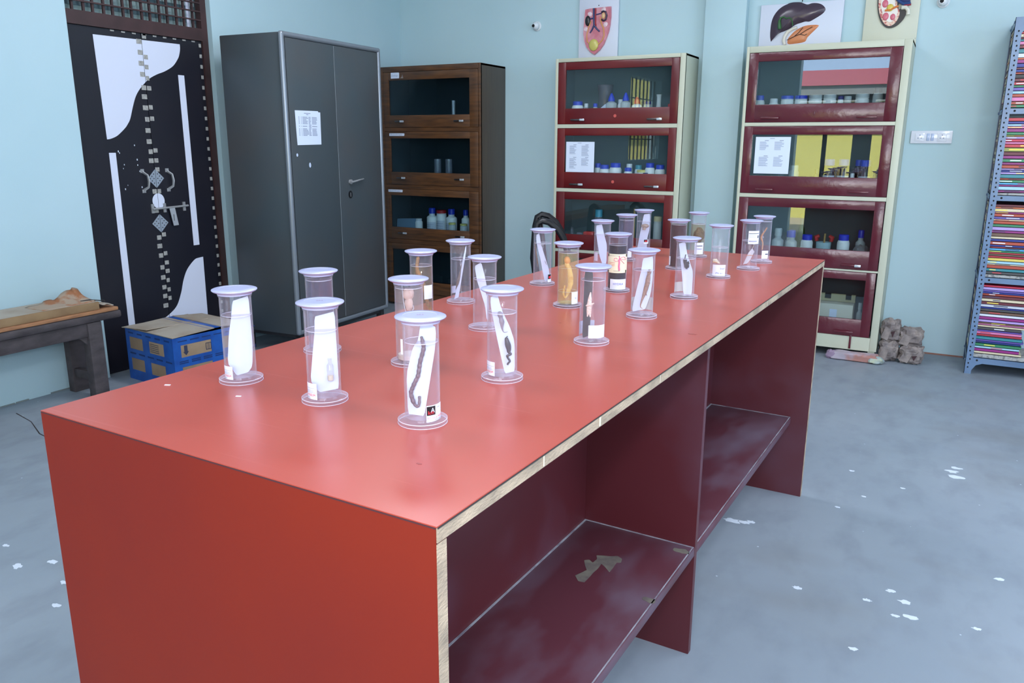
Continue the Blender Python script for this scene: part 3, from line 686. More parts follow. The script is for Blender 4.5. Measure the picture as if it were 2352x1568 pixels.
# labels stuck on the wooden cabinet
def sticker(name, label, x0, x1, z0, z1, y, text=None, tsize=0.02, torn=False, m=None):
    t = thing(name, label, 'label', ((x0 + x1) / 2, y, (z0 + z1) / 2))
    w_, h_ = (x1 - x0) / 2, (z1 - z0) / 2
    obj('sheet', MB().prism([(-w_, -h_), (w_ * .95, -h_ * 1.0), (w_, h_ * .7), (w_ * .9, h_), (-w_, h_)], lambda a, b, q: (a, q, b), 0, -0.001), m or M_paper, t)
    if text:
        mb = MB(); text_on(mb, text, tsize, lambda a, b: (-w_ * .9 + a, -0.0014, b - tsize * .3), 0, width=w_ * 1.6); obj('faded_writing', mb, M_ink, t)
    return t
yb = -0.3946 - 0.0025
sticker('shelf_label', 'large white paper label above the top pane of the brown cabinet', 0.18, 0.262, 1.838, 1.882, yb, 'Zoology', 0.02)
mb = MB().prism([(0.27, 1.838), (0.30, 1.838), (0.298, 1.85), (0.293, 1.868), (0.288, 1.853)], lambda a, b, q: (a, q, b), yb, yb - 0.001)
tag(obj('torn_label_scrap', mb, M_kraft), 'small torn paper scrap beside the top label of the brown cabinet', 'scrap')
sticker('shelf_label', 'narrow white strip label above the second pane of the brown cabinet', 0.147, 0.298, 1.395, 1.416, yb, 'Zoology', 0.012)
sticker('shelf_label', 'narrow white strip label above the third pane of the brown cabinet', 0.12, 0.265, 0.948, 0.968, yb, 'Geology', 0.012)

# lists behind the panes of the maroon cabinets
def list_sheet(label, x0, x1, z0, z1, y, seed):
    t = thing('paper_list', label, 'notice', ((x0 + x1) / 2, y, (z0 + z1) / 2)); rnd = random.Random(seed)
    w_, h_ = (x1 - x0) / 2, (z1 - z0) / 2
    obj('sheet', MB().box((-w_, -0.0008, -h_), (w_, 0, h_)), M_paper, t)
    mb = MB()
    for cx_, n_ in ((-w_ * .75, 0), (w_ * .1, 1)):
        for blk in (h_ * .78, -h_ * .05):
            mb.box((cx_ + .03, -0.0013, blk), (cx_ + .055, -0.0008, blk + .004))
            for k in range(rnd.randint(8, 11)):
                z = blk - 0.008 - k * 0.0068; mb.box((cx_, -0.0013, z), (cx_ + rnd.uniform(.035, .06), -0.0008, z + .0028))
    mb.box((-.02, -0.0013, h_ * .9), (.01, -0.0008, h_ * .93))
    obj('typed_lines', mb, M_ink, t)
list_sheet('typed white list at the left of the second pane of the chrome-handled maroon cabinet', 1.687, 1.911, 1.139, 1.355, -0.3153 + 0.0075, 1)
list_sheet('typed white list at the left of the second pane of the right glossy cabinet', 3.062, 3.281, 1.159, 1.39, -0.3681 + 0.0075, 2)

# ================================================================== BOTTLES IN THE CABINETS
CAPBLUE = mat('blue_cap', (36, 62, 196), .35); CAPWHITE = mat('white_cap', (215, 220, 222), .4); CAPTEAL = mat('teal_cap', (70, 150, 170), .4); CAPRED = mat('red_cap', (190, 40, 44), .4)
CAPORANGE = mat('orange_nozzle', (226, 112, 84), .4); CAPYEL = mat('yellow_lid', (214, 206, 120), .4); CAPBLACK = mat('black_cap', (26, 28, 34), .4); CAPGREY = mat('grey_lid', (186, 194, 192), .45); CAPNAVY = mat('navy_lid', (30, 36, 110), .4)
HDPE = mat('white_bottle_plastic', (236, 240, 236), .45); HAZY = clear('hazy_bottle_plastic', (.9, .92, .92), 1.45, .55, (230, 236, 234)); BROWNG = clear('brown_bottle_glass', (.22, .08, .05), 1.5, .8, (34, 18, 20)); GREENG = clear('green_bottle_glass', (.1, .55, .2), 1.5, .25, (20, 120, 50)); CLEARG = clear('clear_glassware', (.93, .95, .96), 1.5, .08)
LABELM = mat('bottle_label', (206, 212, 220), .7)
def bottle(label, x, y, z, rad, h, body, cap, shape='wide', lab=True, group=None):
    t = thing('bottle', label, 'bottle', (x, y, z), 0, group)
    if shape == 'wide': sh, nk, ch = h * .74, rad * .74, h * .19
    elif shape == 'jar': sh, nk, ch = h * .79, rad * .88, h * .15
    elif shape == 'cone': sh, nk, ch = h * .64, rad * .5, h * .27
    elif shape == 'wine': sh, nk, ch = h * .45, rad * .34, h * .08
    else: sh, nk, ch = h * .62, rad * .55, h * .22
    prof = [(0, 0), (rad * .94, 0), (rad, 0.004), (rad, sh), (rad * .93, sh + h * .035), (nk * (1.15 if shape != 'wine' else 1.6), sh + (h * .075 if shape != 'wine' else h * .25)), (nk, sh + (h * .09 if shape != 'wine' else h * .32)), (nk, h - ch * .6), (0, h - ch * .6)]
    obj('bottle_body', MB().lathe(prof, n=24), body, t)
    if shape == 'cone': cp = [(0, h - ch), (nk * 1.25, h - ch), (nk * 1.2, h - ch * .75), (nk * .8, h - ch * .35), (nk * .3, h), (0, h)]
    else: cp = [(0, h - ch), (nk * 1.12, h - ch), (nk * 1.12, h - ch * .12), (nk * 1.0, h), (0, h)]
    obj('cap', MB().lathe(cp, n=24), cap, t)
    if lab:
        mb = MB(); n = 16; vs = []; fs = []
        for k in range(n + 1):
            a = R(-160 + 140 * k / n); rr = rad + 0.0006
            vs += [(rr * math.cos(a), rr * math.sin(a), sh * .18), (rr * math.cos(a), rr * math.sin(a), sh * .72)]
        for k in range(n): fs.append((2 * k, 2 * k + 2, 2 * k + 3, 2 * k + 1))
        mb.add(vs, fs, 0, True)
        for q in (.3, .42, .54):
            o0 = len(mb.v); vs = []; fs = []
            for k in range(n - 3):
                a = R(-150 + 140 * k / n); rr = rad + 0.0011
                vs += [(rr * math.cos(a), rr * math.sin(a), sh * q), (rr * math.cos(a), rr * math.sin(a), sh * q + 0.003)]
            for k in range(n - 4): fs.append((2 * k, 2 * k + 2, 2 * k + 3, 2 * k + 1))
            mb.add(vs, fs, 1, True)
        obj('label', mb, [LABELM, M_ink], t)
    return t
def glassware(name, label, x, y, z, prof, m=None, group=None):
    return tag(obj(name, MB().lathe(prof, n=24), m or CLEARG, loc=(x, y, z)), label, 'glassware', group)
GA, GB, GC_, GD, GE, GF, GG = 'bottles on the top shelf of the chrome-handled maroon cabinet', 'bottles on the second shelf of the chrome-handled maroon cabinet', 'contents of the third shelf of the chrome-handled maroon cabinet', 'bottles on the top shelf of the right maroon cabinet', 'bottles on the second shelf of the right maroon cabinet', 'bottles on the third shelf of the right maroon cabinet', 'bottles on the third shelf of the brown cabinet'
z = 1.488; Y = -0.2
bottle('squat white jar with blue cap at the left end of the top shelf, middle cabinet', 1.724, Y, z, .044, .155, HDPE, CAPBLUE, 'wide', group=GA)
bottle('small clear vial with pale cap right of the squat blue-capped jar, top shelf', 1.792, Y, z, .018, .139, HAZY, CAPWHITE, 'wide', False, GA)
bottle('small blue-capped vial standing before the large brown beaker, top shelf', 1.872, Y - .02, z, .018, .137, HAZY, CAPBLUE, 'wide', False, GA)
glassware('glass_beaker', 'large smoky glass beaker at the back of the middle cabinet top shelf', 1.905, Y + .08, z, [(0, 0), (.05, 0), (.055, .01), (.048, .2), (.06, .27), (.058, .27), (.046, .2), (.052, .012), (0, .006)], clear('smoky_glass', (.6, .5, .46), 1.5, .1), GA)
tag(obj('folded_paper', MB().prism([(-.03, 0), (.03, 0), (.028, .137), (.005, .13), (-.026, .105)], lambda a, b, q: (a, q, b), 0, .004), M_paper, loc=(1.935, Y - .01, z)), 'crooked white paper scrap standing left of the blue dropper bottle', 'paper')
bottle('frosted bottle with tall blue cone nozzle, left of two, middle cabinet top shelf', 1.988, Y, z, .040, .206, HAZY, CAPBLUE, 'cone', group=GA)
bottle('small white screw-top bottle between the two blue-nozzled bottles', 2.050, Y + .03, z, .024, .164, HDPE, CAPWHITE, 'wide', False, GA)
bottle('frosted bottle with blue cone nozzle beside the orange-nozzled one', 2.104, Y - .02, z, .036, .207, HAZY, CAPBLUE, 'cone', False, group=GA)
bottle('white bottle with orange cone nozzle on the middle cabinet top shelf', 2.182, Y, z, .038, .178, HDPE, CAPORANGE, 'cone', group=GA)
bottle('small bottle with dark cap right of the orange-nozzled bottle', 2.258, Y, z, .028, .145, HAZY, CAPNAVY, 'jar', False, GA)
glassware('conical_flask', 'pale conical flask at the right end of the middle cabinet top shelf', 2.343, Y, z, [(0, 0), (.042, 0), (.043, .008), (.016, .12), (.016, .17), (.02, .19), (0, .19)], HAZY, GA)
bottle('small red-labelled vial in the far right corner of the middle cabinet top shelf', 2.425, Y, z, .018, .125, HAZY, CAPRED, 'wide', False, GA)
z = 1.03
rows = [(1.897, .026, .172, HDPE, CAPBLUE, 'wide', 'blue-capped white bottle half hidden behind the list, second shelf, middle cabinet'),
        (1.951, .040, .162, HDPE, CAPBLUE, 'wide', 'white jar with domed blue cap just right of the list, middle cabinet'),
        (2.037, .045, .176, HDPE, CAPBLUE, 'wide', 'largest white jar with big blue cap on the second shelf, middle cabinet'),
        (2.118, .026, .170, HAZY, CAPWHITE, 'wide', 'bottle with white flared cap at the back of the second shelf, middle cabinet'),
        (2.142, .030, .145, HDPE, CAPBLUE, 'wide', 'short blue-capped bottle in front of the white-capped one, middle cabinet'),
        (2.190, .028, .162, HDPE, CAPTEAL, 'wide', 'teal-capped white bottle on the second shelf, middle cabinet'),
        (2.240, .036, .131, HDPE, CAPYEL, 'jar', 'low jar with flat pale yellow lid on the second shelf, middle cabinet'),
        (2.300, .036, .180, HDPE, CAPBLUE, 'wide', 'tall blue-capped white bottle right of the yellow-lidded jar, middle cabinet'),
        (2.376, .036, .168, HDPE, CAPBLUE, 'wide', 'blue-capped white bottle at the right end of the second shelf, middle cabinet')]
for k, (x, r, h, b_, c_, s_, l_) in enumerate(rows): bottle(l_, x, Y + (0.07 if k in (3, 5) else -0.02 * (k == 4)), z, r, h, b_, c_, s_, group=GB)
bottle('small navy-lidded pot at the right front of the second shelf, middle cabinet', 2.285, -.25, z, .018, .112, HAZY, CAPNAVY, 'jar', False, GB)
z = 0.575
glassware('conical_flask', 'small clear conical flask at the left of the third shelf, middle cabinet', 1.70, Y, z, [(0, 0), (.036, 0), (.037, .008), (.012, .1), (.012, .14), (.015, .145), (0, .145)], None, GC_)
glassware('glass_beaker', 'small clear beaker beside the flask on the third shelf, middle cabinet', 1.765, Y, z, [(0, 0), (.024, 0), (.025, .11), (.023, .11), (.022, .006), (0, .006)], None, GC_)
bottle('tall clear bottle with teal cap on the third shelf, middle cabinet', 1.917, Y, z, .034, .29, CLEARG, CAPTEAL, 'wide', False, GC_)
tag(obj('red_clamp', MB().box((-.042, -.03, 0), (.042, .03, .122), 0, .01), mat('red_plastic', (196, 60, 56), .4), loc=(1.845, Y, z)), 'red plastic block on the third shelf, left of the teal-capped bottle', 'block')
tag(obj('wooden_ruler', MB().box((-.006, -.003, 0), (.006, .003, .31), 0), mat('yellow_wood', (170, 140, 84), .6), loc=(2.205, Y - .02, z)), 'upright yellow wooden ruler on the third shelf, middle cabinet', 'ruler')
bottle('tall pale yellowed bottle at the right end of the third shelf, middle cabinet', 2.377, Y, z, .030, .26, HAZY, mat('beige_cap', (186, 172, 130), .6), 'jar', False, GC_)
z = 1.488; Y = -0.25
for k, (x, r, h, b_, c_, s_, l_) in enumerate([
        (3.046, .030, .165, HDPE, CAPBLUE, 'wide', 'white bottle with blue cap at the left end of the top shelf, right cabinet'),
        (3.135, .030, .144, HDPE, CAPWHITE, 'wide', 'all-white narrow bottle on the top shelf of the right cabinet'),
        (3.219, .040, .160, HDPE, CAPBLUE, 'jar', 'blue-lidded white jar right of the all-white bottle, right cabinet'),
        (3.304, .039, .159, HDPE, CAPBLUE, 'jar', 'blue-lidded white jar left of the grey-lidded jars, right cabinet'),
        (3.391, .041, .160, HDPE, CAPGREY, 'jar', 'white jar with grey lid beside the blue-lidded jars, right cabinet top shelf'),
        (3.476, .039, .161, HDPE, CAPGREY, 'jar', 'second white grey-lidded jar, left of the small navy pot, right cabinet'),
        (3.541, .017, .150, HDPE, CAPNAVY, 'jar', 'thin navy-lidded pot on the top shelf, right cabinet'),
        (3.582, .022, .149, HAZY, CAPGREY, 'jar', 'small translucent pot right of the navy pot, right cabinet top shelf'),
        (3.665, .040, .161, HDPE, CAPGREY, 'jar', 'white grey-lidded jar left of the black-capped bottle, right cabinet'),
        (3.753, .030, .200, HAZY, CAPBLACK, 'wide', 'clear bottle with black cap at the right end, right cabinet top shelf')]):
    bottle(l_, x, Y, z, r, h, b_, c_, s_, k % 3 == 0, GD)
z = 1.038
for k, (x, r, h, b_, c_, s_, l_) in enumerate([
        (3.215, .022, .150, CLEARG, CAPGREY, 'wide', 'small clear bottle behind the list on the second shelf, right cabinet'),
        (3.298, .032, .174, HAZY, CAPGREY, 'wide', 'squat clear bottle just right of the list, right cabinet second shelf'),
        (3.440, .018, .150, BROWNG, CAPBLACK, 'wide', 'small dark bottle left of the brown reagent bottles, right cabinet'),
        (3.514, .037, .215, BROWNG, CAPBLUE, 'wide', 'brown reagent bottle with blue cap, leftmost of the large brown ones'),
        (3.599, .037, .216, BROWNG, CAPBLUE, 'wide', 'brown blue-capped reagent bottle in the middle of the second shelf'),
        (3.655, .015, .130, HDPE, CAPWHITE, 'wide', 'small white bottle squeezed between the brown reagent bottles'),
        (3.680, .026, .212, BROWNG, CAPBLUE, 'wide', 'brown blue-capped bottle at the back between the larger brown ones'),
        (3.727, .036, .212, BROWNG, CAPBLUE, 'wide', 'brown blue-capped reagent bottle at the right end of the second shelf')]):
    bottle(l_, x, Y + (.08 if k == 6 else 0), z, r, h, b_, c_, s_, k > 2 and k != 6, GE)
z = 0.58
for k, (x, r, h, b_, c_, s_, l_) in enumerate([
        (3.237, .038, .222, HAZY, CAPGREY, 'mid', 'grey ground-glass bottle at the left of the third shelf, right cabinet'),
        (3.288, .020, .200, HDPE, CAPBLUE, 'mid', 'slim blue-capped bottle behind the clear one, third shelf, right cabinet'),
        (3.325, .036, .214, HAZY, CAPBLUE, 'mid', 'clear bottle with blue cap left of the green bottle, right cabinet'),
        (3.368, .035, .315, GREENG, GREENG, 'wine', 'tall green glass bottle on the third shelf of the right cabinet'),
        (3.422, .038, .190, HDPE, CAPBLUE, 'wide', 'white blue-capped bottle right of the green bottle, right cabinet'),
        (3.646, .038, .202, HDPE, CAPBLUE, 'wide', 'white blue-capped bottle standing alone right of the pale cup'),
        (3.739, .030, .228, HAZY, CAPBLUE, 'mid', 'clear blue-capped bottle at the right end behind the plastic bag')]):
    bottle(l_, x, Y + (.07 if k in (1, 3, 6) else -.02), z, r, h, b_, c_, s_, k not in (1, 3, 6), GF)
cu = thing('plastic_cup', 'pale blue plastic cup with two red handles on the right cabinet third shelf', 'cup', (3.524, Y, z))
obj('cup_body', MB().lathe([(0, 0), (.04, 0), (.047, .145), (.044, .145), (.038, .004), (0, .004)], n=24), mat('pale_blue_plastic', (168, 200, 204), .4), cu)
for sx_ in (-1, 1): obj('handle', MB().tube([(sx_ * .044, 0, .15), (sx_ * .05, 0, .175), (sx_ * .03, 0, .185)], [.012, .016, .011], 10), mat('red_rubber', (186, 52, 48), .5), cu)
obj('stick', MB().tube([(0, 0, .02), (.004, 0, .20)], .006, 8), mat('yellow_wood', (170, 140, 84), .6), cu)
tag(obj('plastic_bag', MB().blob((0, 0, .065), (.055, .04, .065), 0, 20, 12, .07, 4), clear('crinkled_plastic', (.85, .85, .85), 1.5, .45, (150, 150, 150), .15), loc=(3.755, Y - .04, z + .012)), 'crumpled clear plastic bag at the right end of the third shelf', 'bag')
wb = thing('wooden_box', 'white painted box with two square notches on the bottom shelf, right cabinet', 'box', (3.60, Y, 0.15))
mb = MB(); mb.box((-.15, -.07, .09), (.15, .07, .19), 0, .003); obj('box_body', MB().box((-.15, -.07, 0), (.15, .07, .185), 0, .003), mat('off_white_paint', (208, 200, 178), .6), wb)
mb = MB().prism([(-.15, .186), (-.15, .235), (-.04, .235), (-.04, .2), (0, .2), (0, .235), (.09, .235), (.09, .2), (.125, .2), (.125, .235), (.15, .235), (.15, .186)], lambda a, b, q: (a, q, b), .03, .05)
obj('notched_rim', mb, mat('worn_cream', (190, 180, 140), .7), wb)
obj('pasted_label', MB().box((.01, -.0712, .09), (.055, -.0702, .15)), M_paper, wb)
bottle('small grey bottle right of the white notched box, bottom shelf', 3.785, Y, .15, .018, .195, HAZY, CAPGREY, 'mid', False, GF)
# brown cabinet contents
Y = -0.25
glassware('test_tube', 'bright clear glass tube standing on the top shelf of the brown cabinet', .673, Y, 1.50, [(0, 0), (.014, 0), (.014, .168), (.012, .168), (.012, .004), (0, .004)], clear('bright_tube_glass', (.9, .93, .95), 1.7, .35, (230, 235, 240)))
for x, l_ in ((.514, 'clear glass cylinder, left of two on the second shelf, brown cabinet'), (.622, 'clear glass cylinder, right of two on the second shelf, brown cabinet')):
    glassware('glass_cylinder', l_, x, Y, 1.055, [(0, 0), (.03, 0), (.031, .004), (.029, .16), (.027, .16), (.027, .008), (0, .008)])
z = .61
mb = MB().prism([(-.1, 0), (.09, 0), (.1, .115), (-.09, .105)], lambda a, b, q: (a, q, b), -.01, .01)
tag(obj('plastic_tray', mb, mat('pale_blue_tray', (120, 150, 172), .5), loc=(.19, Y, z)), 'pale blue plastic tray at the left of the brown cabinet third shelf', 'tray')
for k, (x, r, h, b_, c_, s_, l_) in enumerate([(.30, .034, .114, HDPE, CAPWHITE, 'wide', 'small white bottle beside the blue tray, brown cabinet'),
        (.438, .046, .208, HDPE, CAPBLUE, 'mid', 'large white bottle with blue cap, left one, brown cabinet third shelf'),
        (.530, .042, .194, HDPE, CAPRED, 'jar', 'white bottle with red cap between the blue-capped bottles, brown cabinet'),
        (.628, .046, .208, HDPE, CAPBLUE, 'mid', 'large white bottle with blue cap right of the red-capped one'),
        (.690, .030, .105, HAZY, CAPYEL, 'jar', 'small clear jar with yellow lid, left of two, brown cabinet'),
        (.765, .034, .205, HDPE, CAPBLUE, 'mid', 'slim blue-capped bottle at the right end, brown cabinet third shelf'),
        (.800, .030, .102, HAZY, CAPYEL, 'jar', 'small clear yellow-lidded jar at the right end, brown cabinet')]):
    bottle(l_, x, Y + (-.07 if k in (4, 6) else .02), z, r, h, b_, c_, s_, k in (1, 2, 3), GG)

# ================================================================== ANATOMY BOARDS AND WALL FITTINGS
C = lambda rgb, r_=.3: mat('relief_%d_%d_%d' % rgb, rgb, r_)
def relief_fn(ox, oz, kx, kz, x0, z0):
    return lambda a, b, q: (x0 + (a - ox) * kx, -q, z0 - (b - oz) * kz)
bd = thing('anatomy_board', 'white board with pink shield-shaped urinary organs relief above the middle cabinet', 'wall model', (1.795, 0, 1.93))
F1 = relief_fn(666, 62, .000921, .000806, 0.0, 2.309 - 1.93)
obj('board', MB().box((-.155, -.022, 0), (.155, -.004, .50), 0, .003), mat('board_white', (208, 212, 226), .5), bd)
sh = [(558, 76), (600, 70), (775, 65), (777, 150), (772, 220), (762, 275), (745, 330), (722, 385), (690, 430), (645, 468), (605, 440), (575, 400), (556, 345), (546, 285), (548, 200)]
mb = MB().prism(sh, F1, .022, .040, 0, None, False); obj('shield_relief', mb, mat('pink_relief', (196, 112, 126), .25, rgb2=(214, 150, 160), nscale=14, rgb2_=None) if False else mat('pink_relief', (196, 112, 126), .25, rgb2=(214, 150, 160), nscale=14), bd)
def T1(pts, rad, m, nm='vessel', q=.044, fn=F1, par=bd, flat=1): obj(nm, MB().tube([fn(a, b, q) for a, b in pts], rad, 10, flat=flat), m, par)
T1([(633, 72), (636, 150), (640, 215), (622, 255), (606, 280)], [.0075, .007, .007, .006, .004], C((52, 58, 104)), 'blue_vein')
T1([(640, 215), (665, 250), (688, 272)], [.007, .006, .005], C((52, 58, 104)), 'blue_vein')
T1([(648, 72), (650, 200), (655, 222)], .006, C((150, 36, 48)), 'red_artery')
T1([(636, 130), (670, 124), (700, 118)], .004, C((52, 58, 104)), 'blue_vein'); T1([(636, 155), (605, 158)], .005, C((52, 58, 104)), 'blue_vein')
T1([(612, 180), (590, 240), (578, 300), (582, 350), (610, 380)], .004, C((212, 150, 88)), 'ureter'); T1([(690, 150), (700, 200), (722, 250), (728, 310), (712, 350), (680, 382)], .0045, C((212, 150, 88)), 'ureter')
mb = MB().blob(F1(640, 385, .045), (.038, .014, .042), 0, 20, 12); obj('bladder', mb, C((196, 184, 100)), bd)
mb = MB().blob(F1(584, 175, .044), (.021, .012, .036), 0, 18, 12); obj('left_kidney', mb, C((34, 30, 34)), bd)
T1([(700, 110), (715, 102), (735, 108), (745, 140), (738, 175), (718, 184), (702, 170)], .0065, C((44, 36, 60)), 'kidney_rim')
mb = MB().blob(F1(716, 140, .042), (.014, .008, .022), 0, 16, 10); obj('kidney_core', mb, C((222, 180, 130)), bd)
mb = MB()
for a, b in ((600, 118), (570, 245), (735, 215), (718, 88)): mb.blob(F1(a, b, .040), (.018, .006, .016), 0, 14, 8, .1, a)
obj('pale_tissue', mb, C((226, 196, 204)), bd)
obj('mounting_screw', MB().lathe([(0, 0), (.004, 0), (0, .003)], n=10).xf(lambda v: (v.x, -.023 - v.z, .392 + v.y)), M_blackhole, bd)

bd = thing('anatomy_board', 'white board with dark liver and orange pancreas relief above the right cabinet', 'wall model', (3.219, 0, 1.93))
F2 = relief_fn(690, 52, .000729, .000733, 0.0, 2.239 - 1.93)
obj('board', MB().box((-.259, -.022, 0), (.259, -.004, .31), 0, .003), mat('board_white', (208, 212, 226), .5), bd)
lv = [(440, 372), (430, 330), (427, 270), (432, 200), (450, 145), (485, 98), (530, 66), (590, 46), (640, 44), (690, 50), (738, 68), (780, 60), (830, 64), (872, 82), (901, 118), (885, 150), (850, 175), (805, 200), (770, 216), (735, 214), (700, 222), (650, 236), (610, 262), (560, 285), (510, 302), (470, 340)]
ctr = (640, 160)
mb = MB()
def dome(mb, poly, ctr, fn, q0, h, mi=0, steps=4):
    n = len(poly); vs = []; fs = []
    for s_ in range(steps + 1):
        k = 1 - (s_ / steps); kk = 1 - (1 - k) ** 1.0
        q = q0 + h * math.sqrt(max(0, 1 - (k) ** 2.2))
        for a, b in poly: vs.append(fn(ctr[0] + (a - ctr[0]) * k, ctr[1] + (b - ctr[1]) * k, q))
    for s_ in range(steps):
        for i in range(n): j = (i + 1) % n; fs.append((s_ * n + i, s_ * n + j, (s_ + 1) * n + j, (s_ + 1) * n + i))
    mb.add(vs, fs, mi, True); return mb
obj('liver_relief', dome(MB(), crom(lv + [lv[0]], 3)[:-1], ctr, F2, .020, .030), C((66, 52, 66), .22), bd)
def T2(pts, rad, m, nm, q=.045, fn=F2): obj(nm, MB().tube([fn(a, b, q) for a, b in pts], rad, 10), m, bd)
T2([(522, 268), (518, 240), (514, 200), (524, 172), (550, 166), (572, 182), (600, 176), (618, 190), (628, 215), (632, 245)], [.012, .012, .009, .006, .005, .005, .004, .004, .004, .004], C((44, 92, 44), .2), 'gall_bladder', .050)
pc = [(590, 345), (640, 290), (700, 255), (760, 240), (856, 243), (838, 275), (800, 312), (765, 350), (745, 385), (660, 398), (590, 396)]
obj('pancreas_relief', dome(MB(), crom(pc + [pc[0]], 3)[:-1], (690, 330), F2, .020, .014), C((206, 128, 84), .35), bd)
T2([(668, 258), (630, 268), (590, 290), (566, 330), (560, 365), (572, 400)], [.009, .010, .011, .011, .011, .011], C((214, 208, 196), .3), 'duodenum', .030)
mb = MB()
for pts in ([(590, 362), (650, 335), (700, 318), (745, 290), (800, 262)], [(650, 335), (690, 300), (720, 262)], [(700, 318), (740, 330), (758, 318)]): mb.tube([F2(a, b, .037) for a, b in pts], .0022, 6)
obj('dark_vessels', mb, C((60, 44, 40)), bd)
obj('hanging_hook', MB().tube([(0, -.02, .315), (.004, -.018, .335), (.012, -.014, .338)], .003, 6), M_black, bd)

bd = thing('anatomy_board', 'cream board with sectioned kidney relief at the top right above the cabinet', 'wall model', (3.76, 0, 1.945))
F3 = relief_fn(1440, 0, .000683, .000683, 0.0, 2.222 - 1.945)
obj('board', MB().box((-.156, -.022, -.002), (.156, -.004, .46), 0, .003), mat('board_cream', (204, 204, 186), .5), bd)
kd = [(1312, -150), (1312, 0), (1318, 70), (1335, 140), (1360, 195), (1395, 235), (1430, 250), (1470, 246), (1510, 222), (1545, 180), (1562, 130), (1556, 95), (1530, 84), (1500, 95), (1490, 60), (1500, 0), (1530, -60), (1500, -180), (1400, -220)]
obj('kidney_rim', MB().prism(crom(kd + [kd[0]], 4)[:-1], F3, .020, .032), C((34, 30, 32), .3), bd)
kc = [(1320, -130), (1322, 10), (1330, 80), (1350, 145), (1378, 195), (1410, 226), (1445, 232), (1478, 212), (1500, 172), (1508, 130), (1500, 100), (1480, 60), (1480, -60), (1470, -160), (1400, -190)]
obj('kidney_cortex', MB().prism(crom(kc + [kc[0]], 4)[:-1], F3, .032, .036), mat('striped_cortex', (228, 196, 176), .4, rgb2=(190, 90, 90), nscale=60, nlo=.5, nhi=.6), bd)
ki = [(1342, -110), (1345, 20), (1352, 80), (1375, 135), (1400, 178), (1430, 200), (1462, 190), (1485, 150), (1492, 110), (1482, 85), (1462, 40), (1460, -60), (1440, -140), (1400, -160)]
obj('kidney_medulla', MB().prism(crom(ki + [ki[0]], 4)[:-1], F3, .036, .039), C((230, 222, 214), .35), bd)
mb = MB()
for a, b, rx, rz in ((1380, 40, 26, 34), (1395, 150, 26, 34), (1455, 158, 22, 28), (1410, -20, 24, 20)): mb.blob(F3(a, b, .039), (rx * .00068, .006, rz * .00068), 0, 16, 8)
obj('pink_lobes', mb, C((206, 104, 122), .3), bd)
mb = MB().blob(F3(1425, 78, .042), (.020, .008, .022), 0, 16, 8); obj('yellow_pelvis', mb, C((216, 190, 84), .3), bd)
T3 = lambda pts, rad, m, nm: obj(nm, MB().tube([F3(a, b, .044) for a, b in pts], rad, 10), m, bd)
T3([(1385, 100), (1430, 95), (1470, 75), (1495, 70)], .006, C((214, 120, 60)), 'orange_vessel')
T3([(1470, 0), (1495, 30), (1530, 52), (1590, 50)], .010, C((44, 70, 120)), 'blue_vein')
T3([(1540, 66), (1595, 60)], .007, C((150, 44, 60)), 'red_artery')
T3([(1520, 85), (1555, 85), (1578, 110), (1580, 148)], .013, C((216, 212, 196)), 'ureter')
mb = MB().blob(F3(1545, 5, .036), (.034, .016, .028), 0, 18, 10); obj('upper_gland', mb, C((60, 66, 110)), bd)
mb = MB().blob(F3(1545, 0, .050), (.018, .008, .015), 0, 18, 10); obj('gland_core', mb, C((220, 190, 200)), bd)
mb = MB().blob((.149, -.013, .04), (.006, .010, .010), 0, 8, 6); obj('chipped_corner', mb, M_black, bd)

def holder(label, x, z):
    t = thing('lamp_holder', label, 'lamp holder', (x, 0, z))
    obj('round_base', MB().lathe([(0, 0), (.036, 0), (.036, .006), (.03, .012), (0, .012)], n=28).xf(lambda v: (v.x, -v.z, v.y)), mat('white_ceramic', (214, 218, 222), .3), t)
    obj('domed_body', MB().blob((0, -.026, 0), (.028, .026, .028), 0, 20, 12), mat('white_ceramic', (214, 218, 222), .3), t)
    mb = MB().lathe([(0, 0), (.011, 0), (.0115, .006), (.008, .007), (0, .004)], n=20); mb.xf(lambda v: (v.x + (-.008), -.047 - v.z, v.y - .002)); obj('dark_socket', mb, M_blackhole, t)
    obj('socket_ring', MB().lathe([(.011, 0), (.014, 0), (.0135, .007), (.011, .007)], n=20).xf(lambda v: (v.x - .008, -.046 - v.z, v.y - .002)), M_chrome, t)
holder('round white lamp holder with dark socket on the wall left of the urinary board', 1.282, 2.212)
holder('round white lamp holder with dark socket at the top, right of the kidney board', 4.04, 2.188)
sw = thing('switch_plate', 'white electrical switch plate with sockets on the wall right of the cabinets', 'switch', (4.068, 0, 1.392))
obj('cover_plate', MB().box((-.117, -.014, -.039), (.117, 0, .039), 0, .004), mat('glossy_white_plastic', (224, 226, 236), .12), sw)
for xx in (-.065, .06):
    mb = MB().box((-.026 + xx, -.017, -.025), (.026 + xx, -.014, .025), 0, .001)
    for a, b in ((0, .012), (-.009, -.006), (.009, -.006)): mb.box((xx + a - .003, -.0175, b - .003), (xx + a + .003, -.0168, b + .003), 1)
    obj('socket', mb, [mat('glossy_white_plastic', (224, 226, 236), .12), M_ink], sw)
for xx in (-.018, .006): obj('rocker_switch', MB().box((xx - .009, -.0185, -.022), (xx + .009, -.014, .022), 0, .002), mat('pale_blue_rocker', (176, 190, 220), .2), sw)

